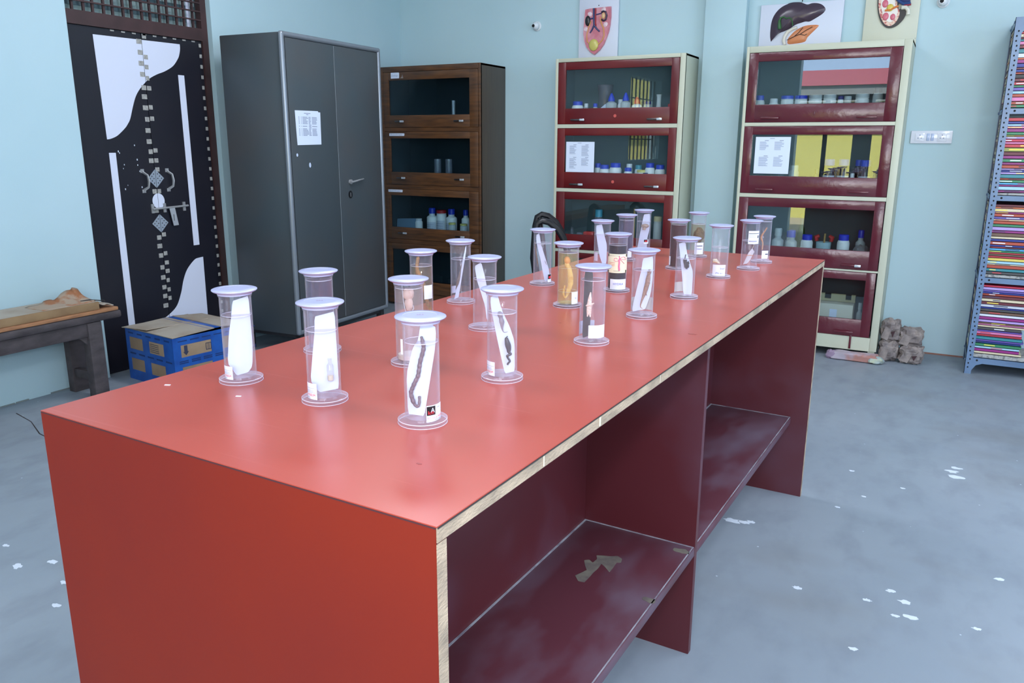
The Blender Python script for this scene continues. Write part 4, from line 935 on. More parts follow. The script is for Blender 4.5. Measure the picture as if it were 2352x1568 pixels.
# ================================================================== WRAPPED PACKAGES AND BUNDLE
from mathutils import noise as mnoise
def crumple(mb, c, s, seed, amp=.035, sq=.5):
    mb.blob(c, s, 0, 44, 28, amp, seed, sq); cv = Vector(c)
    for i, v in enumerate(mb.v):
        d = (v - cv); q = d * 24 + Vector((seed * 3.1, 0, 0)); w1 = abs(mnoise.noise(q)); w2 = abs(mnoise.noise(q * 2.3))
        nv = cv + d * (1.10 - .42 * w1 - .16 * w2); nv.z = max(nv.z, .0005); mb.v[i] = nv
    for f_ in range(len(mb.sm)): mb.sm[f_] = False
    return mb
def package(label, x, y, z, s, seed):
    t = thing('wrapped_package', label, 'package', (x, y, z))
    obj('wrapping', crumple(MB(), (0, 0, s[2] * 1.0), s, seed), M_kraft, t, angle=22)
    mb = MB().add([(-s[0] * .9, -s[1] * 1.0, s[2] * .4), (-s[0] * .2, -s[1] * 1.12, s[2] * .2), (s[0] * .1, -s[1] * 1.05, s[2] * 1.2), (-s[0] * .5, -s[1] * 1.02, s[2] * 1.5)], [(0, 1, 2, 3)])
    f = obj('folded_flap', mb, M_kraft, t); q = f.modifiers.new('thickness', 'SOLIDIFY'); q.thickness = .003
    if seed in (3, 12): obj('torn_opening', MB().prism([(s[0] * .1, s[2] * 1.0), (s[0] * .5, s[2] * 1.1), (s[0] * .3, s[2] * .5)], lambda a, b, q: (a, q, b), -s[1] * 1.01, -s[1] * .9), mat('dark_inside', (60, 36, 40), .8), t)
package('upper left brown paper package on top of the pile beside the cabinet', 3.984, -.27, .122, (.056, .068, .070), 3)
package('lower left brown paper package against the cream cabinet foot', 3.984, -.30, 0, (.058, .072, .066), 5)
package('upper right brown paper package resting on the pile by the wall', 4.103, -.26, .100, (.072, .07, .058), 8)
package('lower right brown paper package on the floor beside the bare wall', 4.116, -.29, 0, (.072, .075, .055), 12)
nb = thing('newspaper_bundle', 'flat crumpled bundle in coloured newspaper under the edge of the right cabinet', 'bundle', (3.80, -.42, 0))
obj('wrapping', MB().blob((0, 0, .026), (.145, .05, .026), 0, 30, 14, .06, 21, .5), mat('news_print', (172, 160, 170), .8, rgb2=(170, 120, 110), nscale=9, nlo=.45, nhi=.6), nb, angle=22)
obj('twisted_end', MB().blob((-.14, -.01, .026), (.03, .03, .027), 0, 16, 10, .1, 4, .7), mat('mauve_paper', (150, 128, 150), .8), nb)
obj('twisted_end', MB().blob((.125, -.02, .022), (.045, .04, .020), 0, 18, 10, .1, 6, .7), mat('blue_grey_paper', (150, 166, 176), .8, rgb2=(176, 180, 150), nscale=25), nb)

# ================================================================== CHAIR BEHIND THE TABLE
ch = thing('armchair', 'black tubular armchair with maroon back panel between the table and brown cabinet', 'chair', (1.935, -.93, 0), R(26.6))
def CT(nm, pts, r_=.021, m=M_black): obj(nm, MB().tube([(a - 1.85, b + .95, c) for a, b, c in pts], r_, 10), m, ch)
def arc(ys):
    return [(1.70, ys, .45), (1.675, ys, .62), (1.685, ys, .78), (1.70, ys, .845), (1.73, ys, .862), (1.775, ys, .852), (1.83, ys, .81), (1.87, ys, .745), (1.90, ys, .66), (1.93, ys, .5), (1.96, ys, .25), (1.99, ys, .012)]
for ys in (-.72, -1.18): CT('arm_frame', arc(ys))
for ys in (-.74, -1.16): CT('leg', [(1.70, ys, .45), (1.66, ys, .2), (1.63, ys, .012)])
CT('back_post', [(1.715, -.76, .845), (1.74, -.76, .7), (1.76, -.76, .45)], .014); CT('back_post', [(1.715, -1.14, .845), (1.74, -1.14, .7), (1.77, -1.14, .45)], .014)
mb = MB().box((-.10, -.21, .44), (.12, .23, .48), 0, .015); obj('seat', mb, mat('maroon_rexine', (74, 24, 36), .45), ch)
mb = MB().prism([(1.715 - 1.85, .82), (1.735 - 1.85, .82), (1.775 - 1.85, .52), (1.755 - 1.85, .52)], lambda a, b, q: (a, q, b), -.20, .20); obj('backrest', mb, mat('maroon_rexine', (74, 24, 36), .45), ch)

# ================================================================== BOOK RACK
rk = thing('book_rack', 'blue-grey slotted steel rack packed with stacked books at the right edge', 'rack', (4.86, -.205, 0))
X0, X1, RY0, RY1, RZ = 4.415, 5.30, -.4066, -.012, 2.025
def RB(mb, a, b, mi=0): return mb.box((a[0] - 4.86, a[1] + .205, a[2]), (b[0] - 4.86, b[1] + .205, b[2]), mi)
for xx, yy, sx_, sy_ in ((X0, RY0, 1, 1), (X0, RY1, 1, -1), (X1, RY0, -1, 1), (X1, RY1, -1, -1)):
    mb = MB(); w_ = .038
    RB(mb, (xx, yy, 0), (xx + sx_ * w_, yy + sy_ * .0025, RZ)); RB(mb, (xx, yy, 0), (xx + sx_ * .0025, yy + sy_ * (.010 if sy_ > 0 and sx_ > 0 else .030), RZ))
    z = .04
    while z < RZ - .06:
        c = (xx + sx_ * (.020 + .006 * ((int(z * 100) % 2) - .5)) - 4.86, yy + .205 - sy_ * .0008, z)
        k0 = len(mb.v); mb.lathe([(0, 0), (.0042, 0)], (0, 0, 0), 10, 1, False); mb.xf(lambda v, c=c: (c[0] + v.x, c[1], c[2] + v.y * 1.3), k0)
        z += .0255
    obj('slotted_post', mb, [M_rack, M_blackhole], rk)
SZ = [(1.985, 2.022), (1.515, 1.548), (1.035, 1.067), (.558, .592), (.068, .105)]
for z0, z1 in SZ:
    mb = MB(); RB(mb, (X0 + .003, RY0 + .003, z0), (X1 - .003, RY0 + .006, z1)); RB(mb, (X0 + .003, RY0 + .003, z1 - .003), (X1 - .003, RY1 - .003, z1)); RB(mb, (X0 + .003, RY0 + .003, z0), (X0 + .006, RY1 - .003, z1)); RB(mb, (X0 + .003, RY1 - .006, z0), (X1 - .003, RY1 - .003, z1))
    k0 = len(mb.v); mb.lathe([(0, 0), (.006, 0)], (0, 0, 0), 12, 1, False); mb.xf(lambda v: (4.475 - 4.86 + v.x, RY0 + .205 - .0002 + .0028, (z0 + z1) / 2 + v.y), k0)
    obj('shelf_tray', mb, [M_rack, M_blackhole], rk)
mb = MB()
for z_, s_ in ((.068, -1), (1.985, -1)):
    for xx, d in ((X0 + .038, 1), (X1 - .038, -1)):
        mb.prism([(xx - 4.86, z_), (xx + d * .05 - 4.86, z_), (xx + d * .02 - 4.86, z_ - .012), (xx - 4.86, z_ - .045)], lambda a, b, q: (a, q, b), RY0 + .205, RY0 + .208)
obj('gusset_plates', mb, M_rack, rk)
mb = MB()
for z_ in (2.0, 1.53, 1.05, .575, .085):
    for yy in (RY0 + .015, RY1 - .015):
        k0 = len(mb.v); mb.lathe([(0, 0), (.007, 0), (.006, .005), (0, .005)], n=8); mb.xf(lambda v: (X0 - 4.86 - v.z, yy + .205 + v.x, z_ + v.y), k0)
obj('bolts', mb, M_rack, rk)
PAL = [('green', (52, 128, 88)), ('orange', (214, 110, 70)), ('white', (214, 218, 230)), ('yellow', (222, 196, 96)), ('pale blue', (160, 200, 220)), ('dark grey', (70, 70, 72)), ('red', (190, 50, 66)), ('black', (26, 26, 34)), ('brown', (110, 82, 66)),
       ('navy blue', (38, 54, 140)), ('cream', (216, 200, 168)), ('crimson', (196, 44, 76)), ('pink', (214, 120, 168)), ('brick red', (176, 72, 52)), ('violet', (104, 84, 168)), ('teal', (50, 130, 140)), ('purple', (146, 40, 120)), ('lilac', (176, 150, 210)), ('olive', (150, 150, 76)), ('maroon', (100, 34, 48)), ('sky blue', (84, 168, 214))]
rnd = random.Random(11)
SHN = ['top', 'second', 'third', 'bottom']
ORD = ['lowest', 'second from the bottom', 'third from the bottom', 'fourth from the bottom', 'fifth from the bottom']
bm_cache = {}
for si, (zs_, zt_, n) in enumerate([(1.549, 1.975, 26), (1.082, 1.495, 27), (.610, 1.015, 28), (.130, .545, 29)]):
    ths = [rnd.uniform(.6, 1.5) for _ in range(n)]; k = (zt_ - zs_) / sum(ths); z = zs_; last = None
    for i, th in enumerate(ths):
        th *= k; c = rnd.choice(PAL)
        while c == last: c = rnd.choice(PAL)
        last = c
        xl = 4.420 + rnd.uniform(0, .007); wd = rnd.uniform(.255, .276); dp = rnd.uniform(.33, .365); yf = RY0 + .012 + rnd.uniform(0, .012)
        cm = mat('book_cover_' + c[0].replace(' ', '_'), c[1], .4)
        rank = 'lowest' if i == 0 else ('topmost' if i == n - 1 else '%s book up' % (['', '2nd', '3rd'][i] if i < 3 else '%dth' % (i + 1)) if False else None)
        if i == 0: pos = 'lowest in the stack'
        elif i == n - 1: pos = 'topmost in the stack'
        else:
            m_ = i + 1; suf = 'th' if 10 <= m_ % 100 <= 20 else {1: 'st', 2: 'nd', 3: 'rd'}.get(m_ % 10, 'th'); pos = '%d%s from the bottom' % (m_, suf)
        t = thing('book', '%s book lying %s on the %s rack shelf' % (c[0], pos, SHN[si]), 'book', (xl, yf, z), 0, 'books on the %s shelf of the rack' % SHN[si])
        cv = MB(); tt = min(.0018, th * .14)
        cv.box((0, 0, .0002), (wd, dp, tt)); cv.box((0, 0, th - tt - .0002), (wd, dp, th - .0002)); cv.box((0, 0, .0002), (wd, .0022, th - .0002))
        obj('cover', cv, cm, t)
        pg = MB(); vs = []; fs = []
        # page block with fanned, slightly curled left edge
        cu_ = rnd.uniform(0, .0035)
        for kx in range(2):
            pass
        pg.box((.002 - cu_, .0022, tt), (wd - .003, dp - .003, th - tt - .0002))
        obj('pages', pg, M_page, t)
        if rnd.random() < .55:
            w0 = rnd.uniform(.02, .12); mb = MB().box((w0, -.0006, th * .35), (w0 + rnd.uniform(.03, .08), 0, th * .65)); c2 = rnd.choice([(230, 230, 236), (240, 220, 90), (200, 60, 70), (60, 60, 90)])
            obj('spine_print', mb, mat('spine_print_%d' % c2[0], c2, .5), t)
        z += th
for z_, n_ in ((1.0675, 'second'), (.5925, 'third'), (.1055, 'bottom')):
    rz_ = random.Random(int(z_ * 100)); vs = []; fs = []; NX = 24
    h_ = {1.0675: .0135, .5925: .0165, .1055: .0235}[z_]
    for i in range(NX + 1):
        x_ = 4.424 + .33 * i / NX; q = RY0 + .010 + rz_.uniform(-.003, .003)
        vs += [(x_, q, z_ + .0003), (x_, q + .001, z_ + h_ - rz_.uniform(.001, .003)), (x_, q + .26, z_ + h_ - .001), (x_, q + .26, z_ + .0003)]
    for i in range(NX):
        for k_ in range(4): a_ = 4 * i; fs.append((a_ + k_, a_ + (k_ + 1) % 4, a_ + 4 + (k_ + 1) % 4, a_ + 4 + k_))
    fs += [(0, 1, 2, 3), (4 * NX + 3, 4 * NX + 2, 4 * NX + 1, 4 * NX)]
    tag(obj('newspaper_liner', MB().add(vs, fs, 0, False), mat('grey_newsprint', (168, 166, 162), .9, rgb2=(120, 120, 120), nscale=60, nlo=.5, nhi=.6)), 'grey newspaper lining under the books on the %s rack shelf' % n_, 'newspaper')
# loose curled paper sticking out of the rack
mb = MB().tube([(4.43, -.3, 1.40), (4.40, -.30, 1.41), (4.385, -.30, 1.40)], [.006, .01, .004], 6, flat=.3)

# ================================================================== LAB TABLE
tb = thing('lab_table', 'long red laminate topped laboratory table with maroon open shelving underneath', 'table', (3.7445, -5.1396, 0), -0.0356)
TW, TL, TH = 0.7633, 2.4385, 0.9346
def top_mesh():
    mb = MB(); ns = 40
    # core board with slightly ragged front edge
    vs = []; fs = []
    mb.box((-TW + .001, .0015, TH - .021), (0, TL, TH - .0015), 1)
    mb.box((-TW, 0, TH - .0015), (.0005, TL + .0005, TH), 0)
    mb.box((-TW + .001, 0.0015, TH - .0225), (-.001, TL - .001, TH - .021), 2)
    return mb
obj('tabletop', top_mesh(), [M_redlam, M_rawwood, M_maroon], tb)
mb = MB().box((.0004, .002, TH - .0035), (.0012, TL, TH - .0018)); obj('dark_glue_line', mb, M_dark, tb); obj('dark_seam', MB().box((-TW + .002, -.0006, TH - .0034), (-.001, .0002, TH - .0016)), mat('seam_brown', (70, 34, 40), .7), tb)
def panel(y0, y1, x0, x1, z1, mo, mi_, edge, nm='end_panel'):
    mb = MB(); mb.box((x0, y0 + .001, 0), (x1, y1 - .001, z1), 2); mb.box((x0, y0, 0), (x1 - .0006, y0 + .001, (TH - .0022) if y0 == 0 else z1), 0); mb.box((x0, y1 - .001, 0), (x1 - .0006, y1, z1), 1)
    return obj(nm, mb, [mo, mi_, edge], tb)
panel(0, .021, -TW, -.0005, TH - .0228, M_redlam_shaded, M_maroon, M_rawwood)
panel(TL - .021, TL, -TW, -.0005, TH - .0228, M_maroon, M_redlam_shaded, M_rawwood)
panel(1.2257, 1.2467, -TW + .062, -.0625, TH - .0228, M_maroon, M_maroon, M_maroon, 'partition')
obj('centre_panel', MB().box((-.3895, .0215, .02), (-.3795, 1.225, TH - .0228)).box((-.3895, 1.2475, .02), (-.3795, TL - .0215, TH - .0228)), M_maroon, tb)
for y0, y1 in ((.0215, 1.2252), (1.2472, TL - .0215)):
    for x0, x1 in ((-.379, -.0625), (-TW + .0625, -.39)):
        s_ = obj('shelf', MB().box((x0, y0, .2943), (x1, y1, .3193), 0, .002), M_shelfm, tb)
        if x1 > -.1:
            mb = MB(); mb.box((x0, y0, .3193), (x0 + .005, y1, .3205)); mb.box((x0, y1 - .004, .3193), (x1 - .002, y1, .3203)); mb.box((x1 - .006, y0, .3192), (x1 - .003, y1, .3197))
            obj('dust_line', mb, M_dust, s_)
for y, wd in ((.249, .003), (.434, .006), (.706, .002), (1.544, .002), (2.18, .002)): obj('edge_joint', MB().box((.0004, y, TH - .019), (.0011, y + wd, TH - .004)), mat('pale_filler', (204, 190, 170), .8), tb)
def to_tab(x, y):
    dx, dy = x - 3.7445, y + 5.1396; c, s_ = math.cos(-.0356), math.sin(-.0356); return (c * dx + s_ * dy, -s_ * dx + c * dy)
mb = MB().prism([(-0.2837, 1.0177), (-0.2743, 1.0269), (-0.2599, 1.0178), (-0.2583, 1.04), (-0.2673, 1.0562), (-0.2533, 1.0631), (-0.2356, 1.0693), (-0.2202, 1.0807), (-0.2034, 1.0727), (-0.199, 1.0542), (-0.2083, 1.0486), (-0.2057, 1.0156), (-0.2056, 0.9967), (-0.2275, 1.0163), (-0.2389, 1.0234), (-0.237, 0.9969), (-0.2387, 0.9824), (-0.2383, 0.9495), (-0.2389, 0.9232), (-0.254, 0.9206), (-0.2714, 0.9396), (-0.2648, 0.9568), (-0.258, 0.9776), (-0.272, 0.9967)], lambda a, b, t: (a, b, t), .3193, .3197); obj('worn_patch', mb, M_grey_patch, tb)
for i, (a, b, r) in enumerate([(-.085, 1.19, .018), (-.078, .93, .015)]):
    mb = MB(); splat(mb, a, b, r, i + 60, 0, .3193, .3197); obj('worn_patch', mb, M_grey_patch, tb)
mb = MB()
for x, y, r in ((3.627, -5.002, .004), (3.735, -4.1, .008), (3.43, -4.14, .003)):
    a, b = to_tab(x, y); mb = MB(); splat(mb, a, b, r, int(r * 1000), 0, TH, TH + .0003); obj('dark_stain', mb, mat('brown_stain', (146, 62, 54), .4), tb)
for x, y, dx in ((3.043, -4.925, .010), (3.199, -4.911, .009)):
    tag(obj('paper_scrap', MB().box((-dx / 2, -.0018, 0), (dx / 2, .0018, .0008)), M_paper, loc=(x, y, TH + .0001), rot=(0, 0, .4)), 'tiny white paper scrap on the red tabletop, %s' % ('near its left corner' if x < 3.1 else 'just before the blank-plate jar'), 'scrap')

# ================================================================== SPECIMEN JARS
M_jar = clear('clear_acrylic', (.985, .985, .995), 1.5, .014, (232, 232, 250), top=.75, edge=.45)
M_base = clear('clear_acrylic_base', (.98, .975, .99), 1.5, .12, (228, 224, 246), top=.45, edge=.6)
M_rim_glint = clear('rim_glint', (1, 1, 1), 1.5, .55, (232, 230, 250), top=.3)  # whitish haze painting highlights on the disc rims and liquid line
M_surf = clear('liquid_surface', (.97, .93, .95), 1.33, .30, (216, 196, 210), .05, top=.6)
def lid_mat():
    m = bpy.data.materials.new('milky_lid_plastic'); m.use_nodes = True; nt = m.node_tree; b = nt.nodes['Principled BSDF']
    b.inputs['Base Color'].default_value = lin((180, 182, 216)); b.inputs['Roughness'].default_value = .3; b.inputs['Subsurface Weight'].default_value = 0.0
    tr = nt.nodes.new('ShaderNodeBsdfTransparent'); tr.inputs[0].default_value = (.9, .9, .95, 1); mx = nt.nodes.new('ShaderNodeMixShader'); mx.inputs[0].default_value = .15
    out = nt.nodes['Material Output']; nt.links.new(b.outputs[0], mx.inputs[1]); nt.links.new(tr.outputs[0], mx.inputs[2]); nt.links.new(mx.outputs[0], out.inputs[0]); return m
M_lid = lid_mat()
LIQ = {}
def liquid(name, tint, haze=0.02, hc=(220, 215, 225)):
    return clear('liquid_' + name, tint, 1.2, haze, hc, .02, top=.10)
L_clear = liquid('clear', (.985, .975, .985), .010, (215, 205, 215)); L_yellow = liquid('yellow', (.96, .93, .70), .12, (226, 214, 140)); L_murky = liquid('murky', (.92, .88, .86), .12, (210, 196, 190))
L_brown = liquid('brown', (.34, .15, .10), .55, (74, 34, 30)); L_amber = liquid('amber', (.86, .80, .66), .08, (190, 175, 130)); L_dark = liquid('black', (.12, .12, .15), .7, (20, 22, 30)); L_violet = liquid('violet', (.80, .77, .86), .08, (150, 140, 170))
RB_, Z0, Z1 = .0268, .008, .157
TAB_Z = TH
JR = {}
def jar(key, x, y, label, level, liq, stickers=(), lidmark=False, rz=0, haze=None):
    d = Vector((x - CAM.x, y - CAM.y)); ang = math.atan2(d.y, d.x) - math.pi / 2
    t = thing('specimen_jar', label, 'jar', (x, y, TAB_Z), ang, 'specimen jars on the red table')
    obj('base_rim_glint', MB().lathe([(.0371, .0056), (.0376, .0060), (.0376, .0067), (.0370, .0071)], n=56).lathe([(.0371, .0002), (.0377, .0004), (.0377, .0012), (.0372, .0014)], n=56), M_rim_glint, t)  # thin rings carrying the painted highlights of the disc edge
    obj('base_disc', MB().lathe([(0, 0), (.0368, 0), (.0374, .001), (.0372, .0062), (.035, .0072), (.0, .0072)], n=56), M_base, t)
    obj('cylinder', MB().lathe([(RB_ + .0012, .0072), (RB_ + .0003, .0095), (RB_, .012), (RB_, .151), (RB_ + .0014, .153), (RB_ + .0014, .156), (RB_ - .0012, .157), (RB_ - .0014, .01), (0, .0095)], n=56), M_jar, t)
    lv = Z0 + (Z1 - Z0) * level; rr = RB_ - .0019
    obj('liquid', MB().lathe([(0, .0102), (rr, .0102), (rr, lv - .0006), (rr + .0003, lv), (rr - .001, lv - .0003)], n=56), liq, t)
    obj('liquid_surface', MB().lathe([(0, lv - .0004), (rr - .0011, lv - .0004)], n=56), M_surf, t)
    obj('meniscus_ring', MB().lathe([(rr - .0006, lv - .0003), (rr + .0002, lv + .0003), (rr + .0004, lv - .0008)], n=56), M_rim_glint, t)
    ld = MB().lathe([(0, .1555), (RB_ + .002, .1555), (RB_ + .0025, .158), (.0362, .1612), (.0382, .1632), (.0379, .1645), (.0355, .1655), (.026, .1662), (.0255, .1658), (0, .1658)], n=64)
    lo = obj('lid', ld, M_lid, t)
    if lidmark:
        mb = MB(); text_on(mb, 'SM', .009, lambda a, b: (-.006 + a, -.002 + b, .1661), 0); obj('handwritten_mark', mb, mat('faded_pink_ink', (170, 140, 160), .8), lo)
    JR[key] = t
    for st in stickers: sticker_on(t, *st)
    return t
def curved(u0, u1, z0, z1, rr, n=14):
    a0, a1 = math.asin(max(-1, min(1, u0))), math.asin(max(-1, min(1, u1))); vs = []; fs = []
    for k in range(n + 1):
        a = a0 + (a1 - a0) * k / n; vs += [(rr * math.sin(a), -rr * math.cos(a), z0), (rr * math.sin(a), -rr * math.cos(a), z1)]
    for k in range(n): fs.append((2 * k, 2 * k + 2, 2 * k + 3, 2 * k + 1))
    return vs, fs
def sticker_on(t, u0, u1, f0, f1, kind='plain', col=None, back=False):
    z0, z1 = Z0 + (Z1 - Z0) * f0, Z0 + (Z1 - Z0) * f1; rr = RB_ + .0006
    sg = -1 if not back else 1
    def onj(a, b, off): return ((rr + off) * math.sin(a), sg * (rr + off) * math.cos(a), b)
    mb = MB(); vs, fs = curved(u0, u1, z0, z1, rr)
    if back: vs = [(v[0], -v[1], v[2]) for v in vs]
    mb.add(vs, fs, 0, True)
    m = col or mat('sticker_paper', (222, 226, 240), .6)
    lab = obj('paper_label', mb, m, t)
    a0 = math.asin(max(-1, u0)); a1 = math.asin(min(1, u1)); hh = z1 - z0
    def wr(body, size, aoff, boff, mt, width=None):
        q = MB(); text_on(q, body, size, lambda a, b: onj(a0 + aoff + a / rr, z0 + boff + b, .0005), 0, width); obj('lettering', q, mt, lab)
    def patch(p0, p1, q0, q1, off, mt, nm='printed_panel'):
        q = MB(); vs = []; fs = []; n = 8
        for k in range(n + 1):
            a = a0 + p0 + (p1 - p0) * k / n; vs += [onj(a, z0 + q0, off), onj(a, z0 + q1, off)]
        for k in range(n): fs.append((2 * k, 2 * k + 2, 2 * k + 3, 2 * k + 1))
        q.add(vs, fs, 0, True); return obj(nm, q, mt, lab)
    if kind == 'museum_tail':      # right part of the museum label comes round the side
        patch(.02, a1 - a0 - .03, hh * .42, hh * .44, .0004, M_ink); patch(.02, a1 - a0 - .03, hh * .68, hh * .70, .0004, M_ink)
        wr('L. MUSEUM', hh * .22, .02, hh * .2, M_inkred, (a1 - a0) * rr * .85); wr('DELHI-6', hh * .12, .02, hh * .06, M_inkdark, (a1 - a0) * rr * .4); wr('AVICH', hh * .16, .1, hh * .48, mat('pencil_blue', (150, 160, 200), .9), (a1 - a0) * rr * .6)
    elif kind == 'museum':
        patch(.02, (a1 - a0) * .46, hh * .40, hh * .95, .0004, M_black)
        wr('A', hh * .42, (a1 - a0) * .2, hh * .56, M_white); wr('km', hh * .34, .08, hh * .46, M_inkred, (a1 - a0) * rr * .30)
        wr('NAME', hh * .1, (a1 - a0) * .55, hh * .78, M_inkdark); patch((a1 - a0) * .52, (a1 - a0) * .98, hh * .52, hh * .53, .0004, M_ink); patch((a1 - a0) * .52, (a1 - a0) * .98, hh * .64, hh * .65, .0004, M_ink)
        wr('BIOLOGICAL MUSEUM', hh * .2, .05, hh * .17, M_inkred, (a1 - a0) * rr * .94); wr('NEW DELHI', hh * .12, (a1 - a0) * .4, hh * .04, M_inkdark)
    elif kind == 'tiny_museum':
        patch(.02, (a1 - a0) * .8, hh * .4, hh * .98, .0004, M_black); patch((a1 - a0) * .2, (a1 - a0) * .7, hh * .5, hh * .75, .0007, M_inkred)
    elif kind == 'hydra':
        wr('HYDRA', hh * .3, .35, hh * .45, M_inkblue)
    elif kind == 'hand2':
        wr('Snail', hh * .24, (a1 - a0) * .55, hh * .6, M_inkblue); wr('(Pila sp.)', hh * .2, (a1 - a0) * .25, hh * .2, M_inkblue)
    elif kind == 'hand3':
        obj('handwriting', MB().tube([onj(a0 + .12 + k * (a1 - a0) * .011, z0 + hh * (.72 + .05 * math.sin(k * 1.9) + .03 * math.sin(k * .9)), .0006) for k in range(70)], .00025, 4), M_inkdark, lab); obj('handwriting', MB().tube([onj(a0 + .12 + k * (a1 - a0) * .011, z0 + hh * (.46 + .04 * math.sin(k * 1.7) + .03 * math.sin(k * .7)), .0006) for k in range(66)], .0002, 4), M_inkblue, lab)
    elif kind == 'hand1':
        wr('Sc', hh * .2, .35, hh * .42, M_inkblue)
    elif kind == 'print':
        patch(.05, (a1 - a0) * .9, hh * .78, hh * .82, .0004, M_inkdark); patch((a1 - a0) * .75, (a1 - a0) * .88, hh * .45, hh * .65, .0004, M_inkdark); patch(.08, (a1 - a0) * .7, hh * .16, hh * .26, .0004, mat('smudged_print', (150, 150, 176), .9))
        for q in (.5, .6, .7): patch(.05, (a1 - a0) * .6, hh * q, hh * (q + .02), .0004, M_ink)
    elif kind == 'qrlike':
        patch((a1 - a0) * .5, (a1 - a0) * .95, hh * .5, hh * .62, .0004, M_inkdark)
    elif kind == 'card':
        P_ = C((222, 110, 150), .6)
        def ct_(pts, r_, m_): obj('hydra_drawing', MB().tube([onj(a0 + (a1 - a0) * p, z0 + hh * q, .0008) for p, q in pts], r_, 6, flat=.5), m_, lab)
        ct_([(.58, .14), (.56, .35), (.57, .55), (.56, .7), (.60, .8)], .0024, P_)
        for pts in ([(.56, .68), (.45, .62), (.36, .68), (.38, .78), (.46, .8), (.5, .74)], [(.58, .76), (.66, .84), (.76, .86), (.82, .78)], [(.58, .74), (.7, .72), (.8, .7), (.9, .76)], [(.57, .78), (.56, .9)], [(.62, .7), (.7, .6), (.78, .5)]): ct_(pts, .0011, P_)
        for p, q in ((.03, .9), (.03, .04), (.88, .9), (.86, .06)): patch((a1 - a0) * p, (a1 - a0) * (p + .08), hh * (q - .05), hh * (q + .09), .0004, mat('dark_corner', (60, 50, 40), .7))
        for q in (.38, .46, .54): patch((a1 - a0) * .12, (a1 - a0) * .4, hh * q, hh * (q + .015), .0004, M_inkred)
        patch((a1 - a0) * .35, (a1 - a0) * .6, hh * .1, hh * .115, .0004, M_inkdark); patch((a1 - a0) * .15, (a1 - a0) * .6, hh * .9, hh * .912, .0004, M_inkdark)

def mount(key, nm, label, poly=None, plate=M_white, v0=0.0, v1=None, cat='specimen'):
    """a specimen on its plate; polygon corners (u,f): u across the jar, f up the jar"""
    j = JR[key]; t = thing(nm, label, cat, tuple(j.location + Vector((0, 0, .0105))), j.rotation_euler.z)
    if poly:
        rr = RB_ - .0022
        obj('mounting_plate', MB().prism(rounded(poly), lambda a, b, q: (a * rr, v0 + q + (b - .5) * (v1 or 0), -.0025 + (Z1 - Z0) * b + .001), -.0006, .0006), plate, t)
    return t
def rounded(poly, k=.12):
    out = []; n = len(poly)
    for i in range(n):
        p0, p, p1 = Vector(poly[i - 1]), Vector(poly[i]), Vector(poly[(i + 1) % n])
        for q in ((p0 - p), (p1 - p)):
            L = q.length; out.append(tuple(p + q.normalized() * min(L * .3, k * .5)))
    return out
def S(u, f, v=-.0022): return (u * (RB_ - .0022), v, -.0015 + (Z1 - Z0) * f)
def spine(pts, rad, v=-.004, n=10, flat=.8, name=None):
    return MB().tube([S(a, b, v) for a, b in pts], rad, n, flat=flat)
def smooth_pts(pts, k=4):
    out = []; P_ = [Vector(p) for p in pts]
    for i in range(len(P_) - 1):
        p0 = P_[max(i - 1, 0)]; p1 = P_[i]; p2 = P_[i + 1]; p3 = P_[min(i + 2, len(P_) - 1)]
        for j in range(k):
            t = j / k; out.append(tuple(.5 * ((2 * p1) + (-p0 + p2) * t + (2 * p0 - 5 * p1 + 4 * p2 - p3) * t * t + (-p0 + 3 * p1 - 3 * p2 + p3) * t ** 3)))
    out.append(tuple(P_[-1])); return out

# --- nearest row
jar(1, 3.131, -4.840, 'specimen jar with blank white plate at the left front corner of the table', .75, L_clear, [(-.98, -.5, .0, .16, 'museum_tail')])
mount(1, 'blank_mounting_card', 'blank white mounting plate leaning inside the leftmost front jar', [(-.2, .90), (.92, .955), (.93, .72), (.95, .35), (.82, .10), (.5, .03), (-.3, .0), (-.85, .16), (-.62, .5), (-.32, .74)], cat='plate')
jar(2, 3.336, -4.854, 'specimen jar with white plate carrying a small glass vial, front row middle', .75, L_clear, [(-.98, -.45, .0, .18, 'museum_tail')], lidmark=True)
t = mount(2, 'vial_on_plate', 'tiny glass vial with yellow sediment fixed to a white plate, front middle jar', [(-.4, .88), (.9, .93), (.94, .3), (.95, .06), (-.35, .03), (-.88, .17), (-.62, .5), (-.42, .74)])
vg = clear('vial_glass', (.93, .93, .95), 1.55, .18, (225, 225, 238))
obj('glass_vial', MB().lathe([(0, 0), (.0045, .0), (.0052, .003), (.0052, .026), (.0026, .030), (.003, .036), (.0036, .037), (0, .037)], S(.42, .17, -.008), n=24), vg, t)
obj('sediment', MB().lathe([(0, .0012), (.0046, .0012), (.0046, .009), (0, .010)], S(.42, .17, -.008), n=20), mat('yellow_sediment', (214, 200, 160), .8), t)
jar(4, 3.537, -4.864, 'specimen jar with segmented brown worm on white plate, nearest the camera', .80, L_clear, [(.2, .985, .0, .17, 'museum')], lidmark=True)
t = mount(4, 'preserved_worm', 'long brown segmented worm ending in a hook on a white plate', [(0, .98), (.6, .96), (.93, .92), (.85, .72), (.1, .0), (-.9, .03), (-.92, .45), (-.5, .72), (-.15, .80)])
wp = smooth_pts([(.02, .84), (.1, .79), (.15, .73), (.06, .66), (-.08, .58), (-.16, .50), (-.24, .43), (-.42, .37), (-.58, .31), (-.68, .26), (-.6, .19), (-.45, .13), (-.28, .115), (-.19, .15), (-.17, .22)], 7)
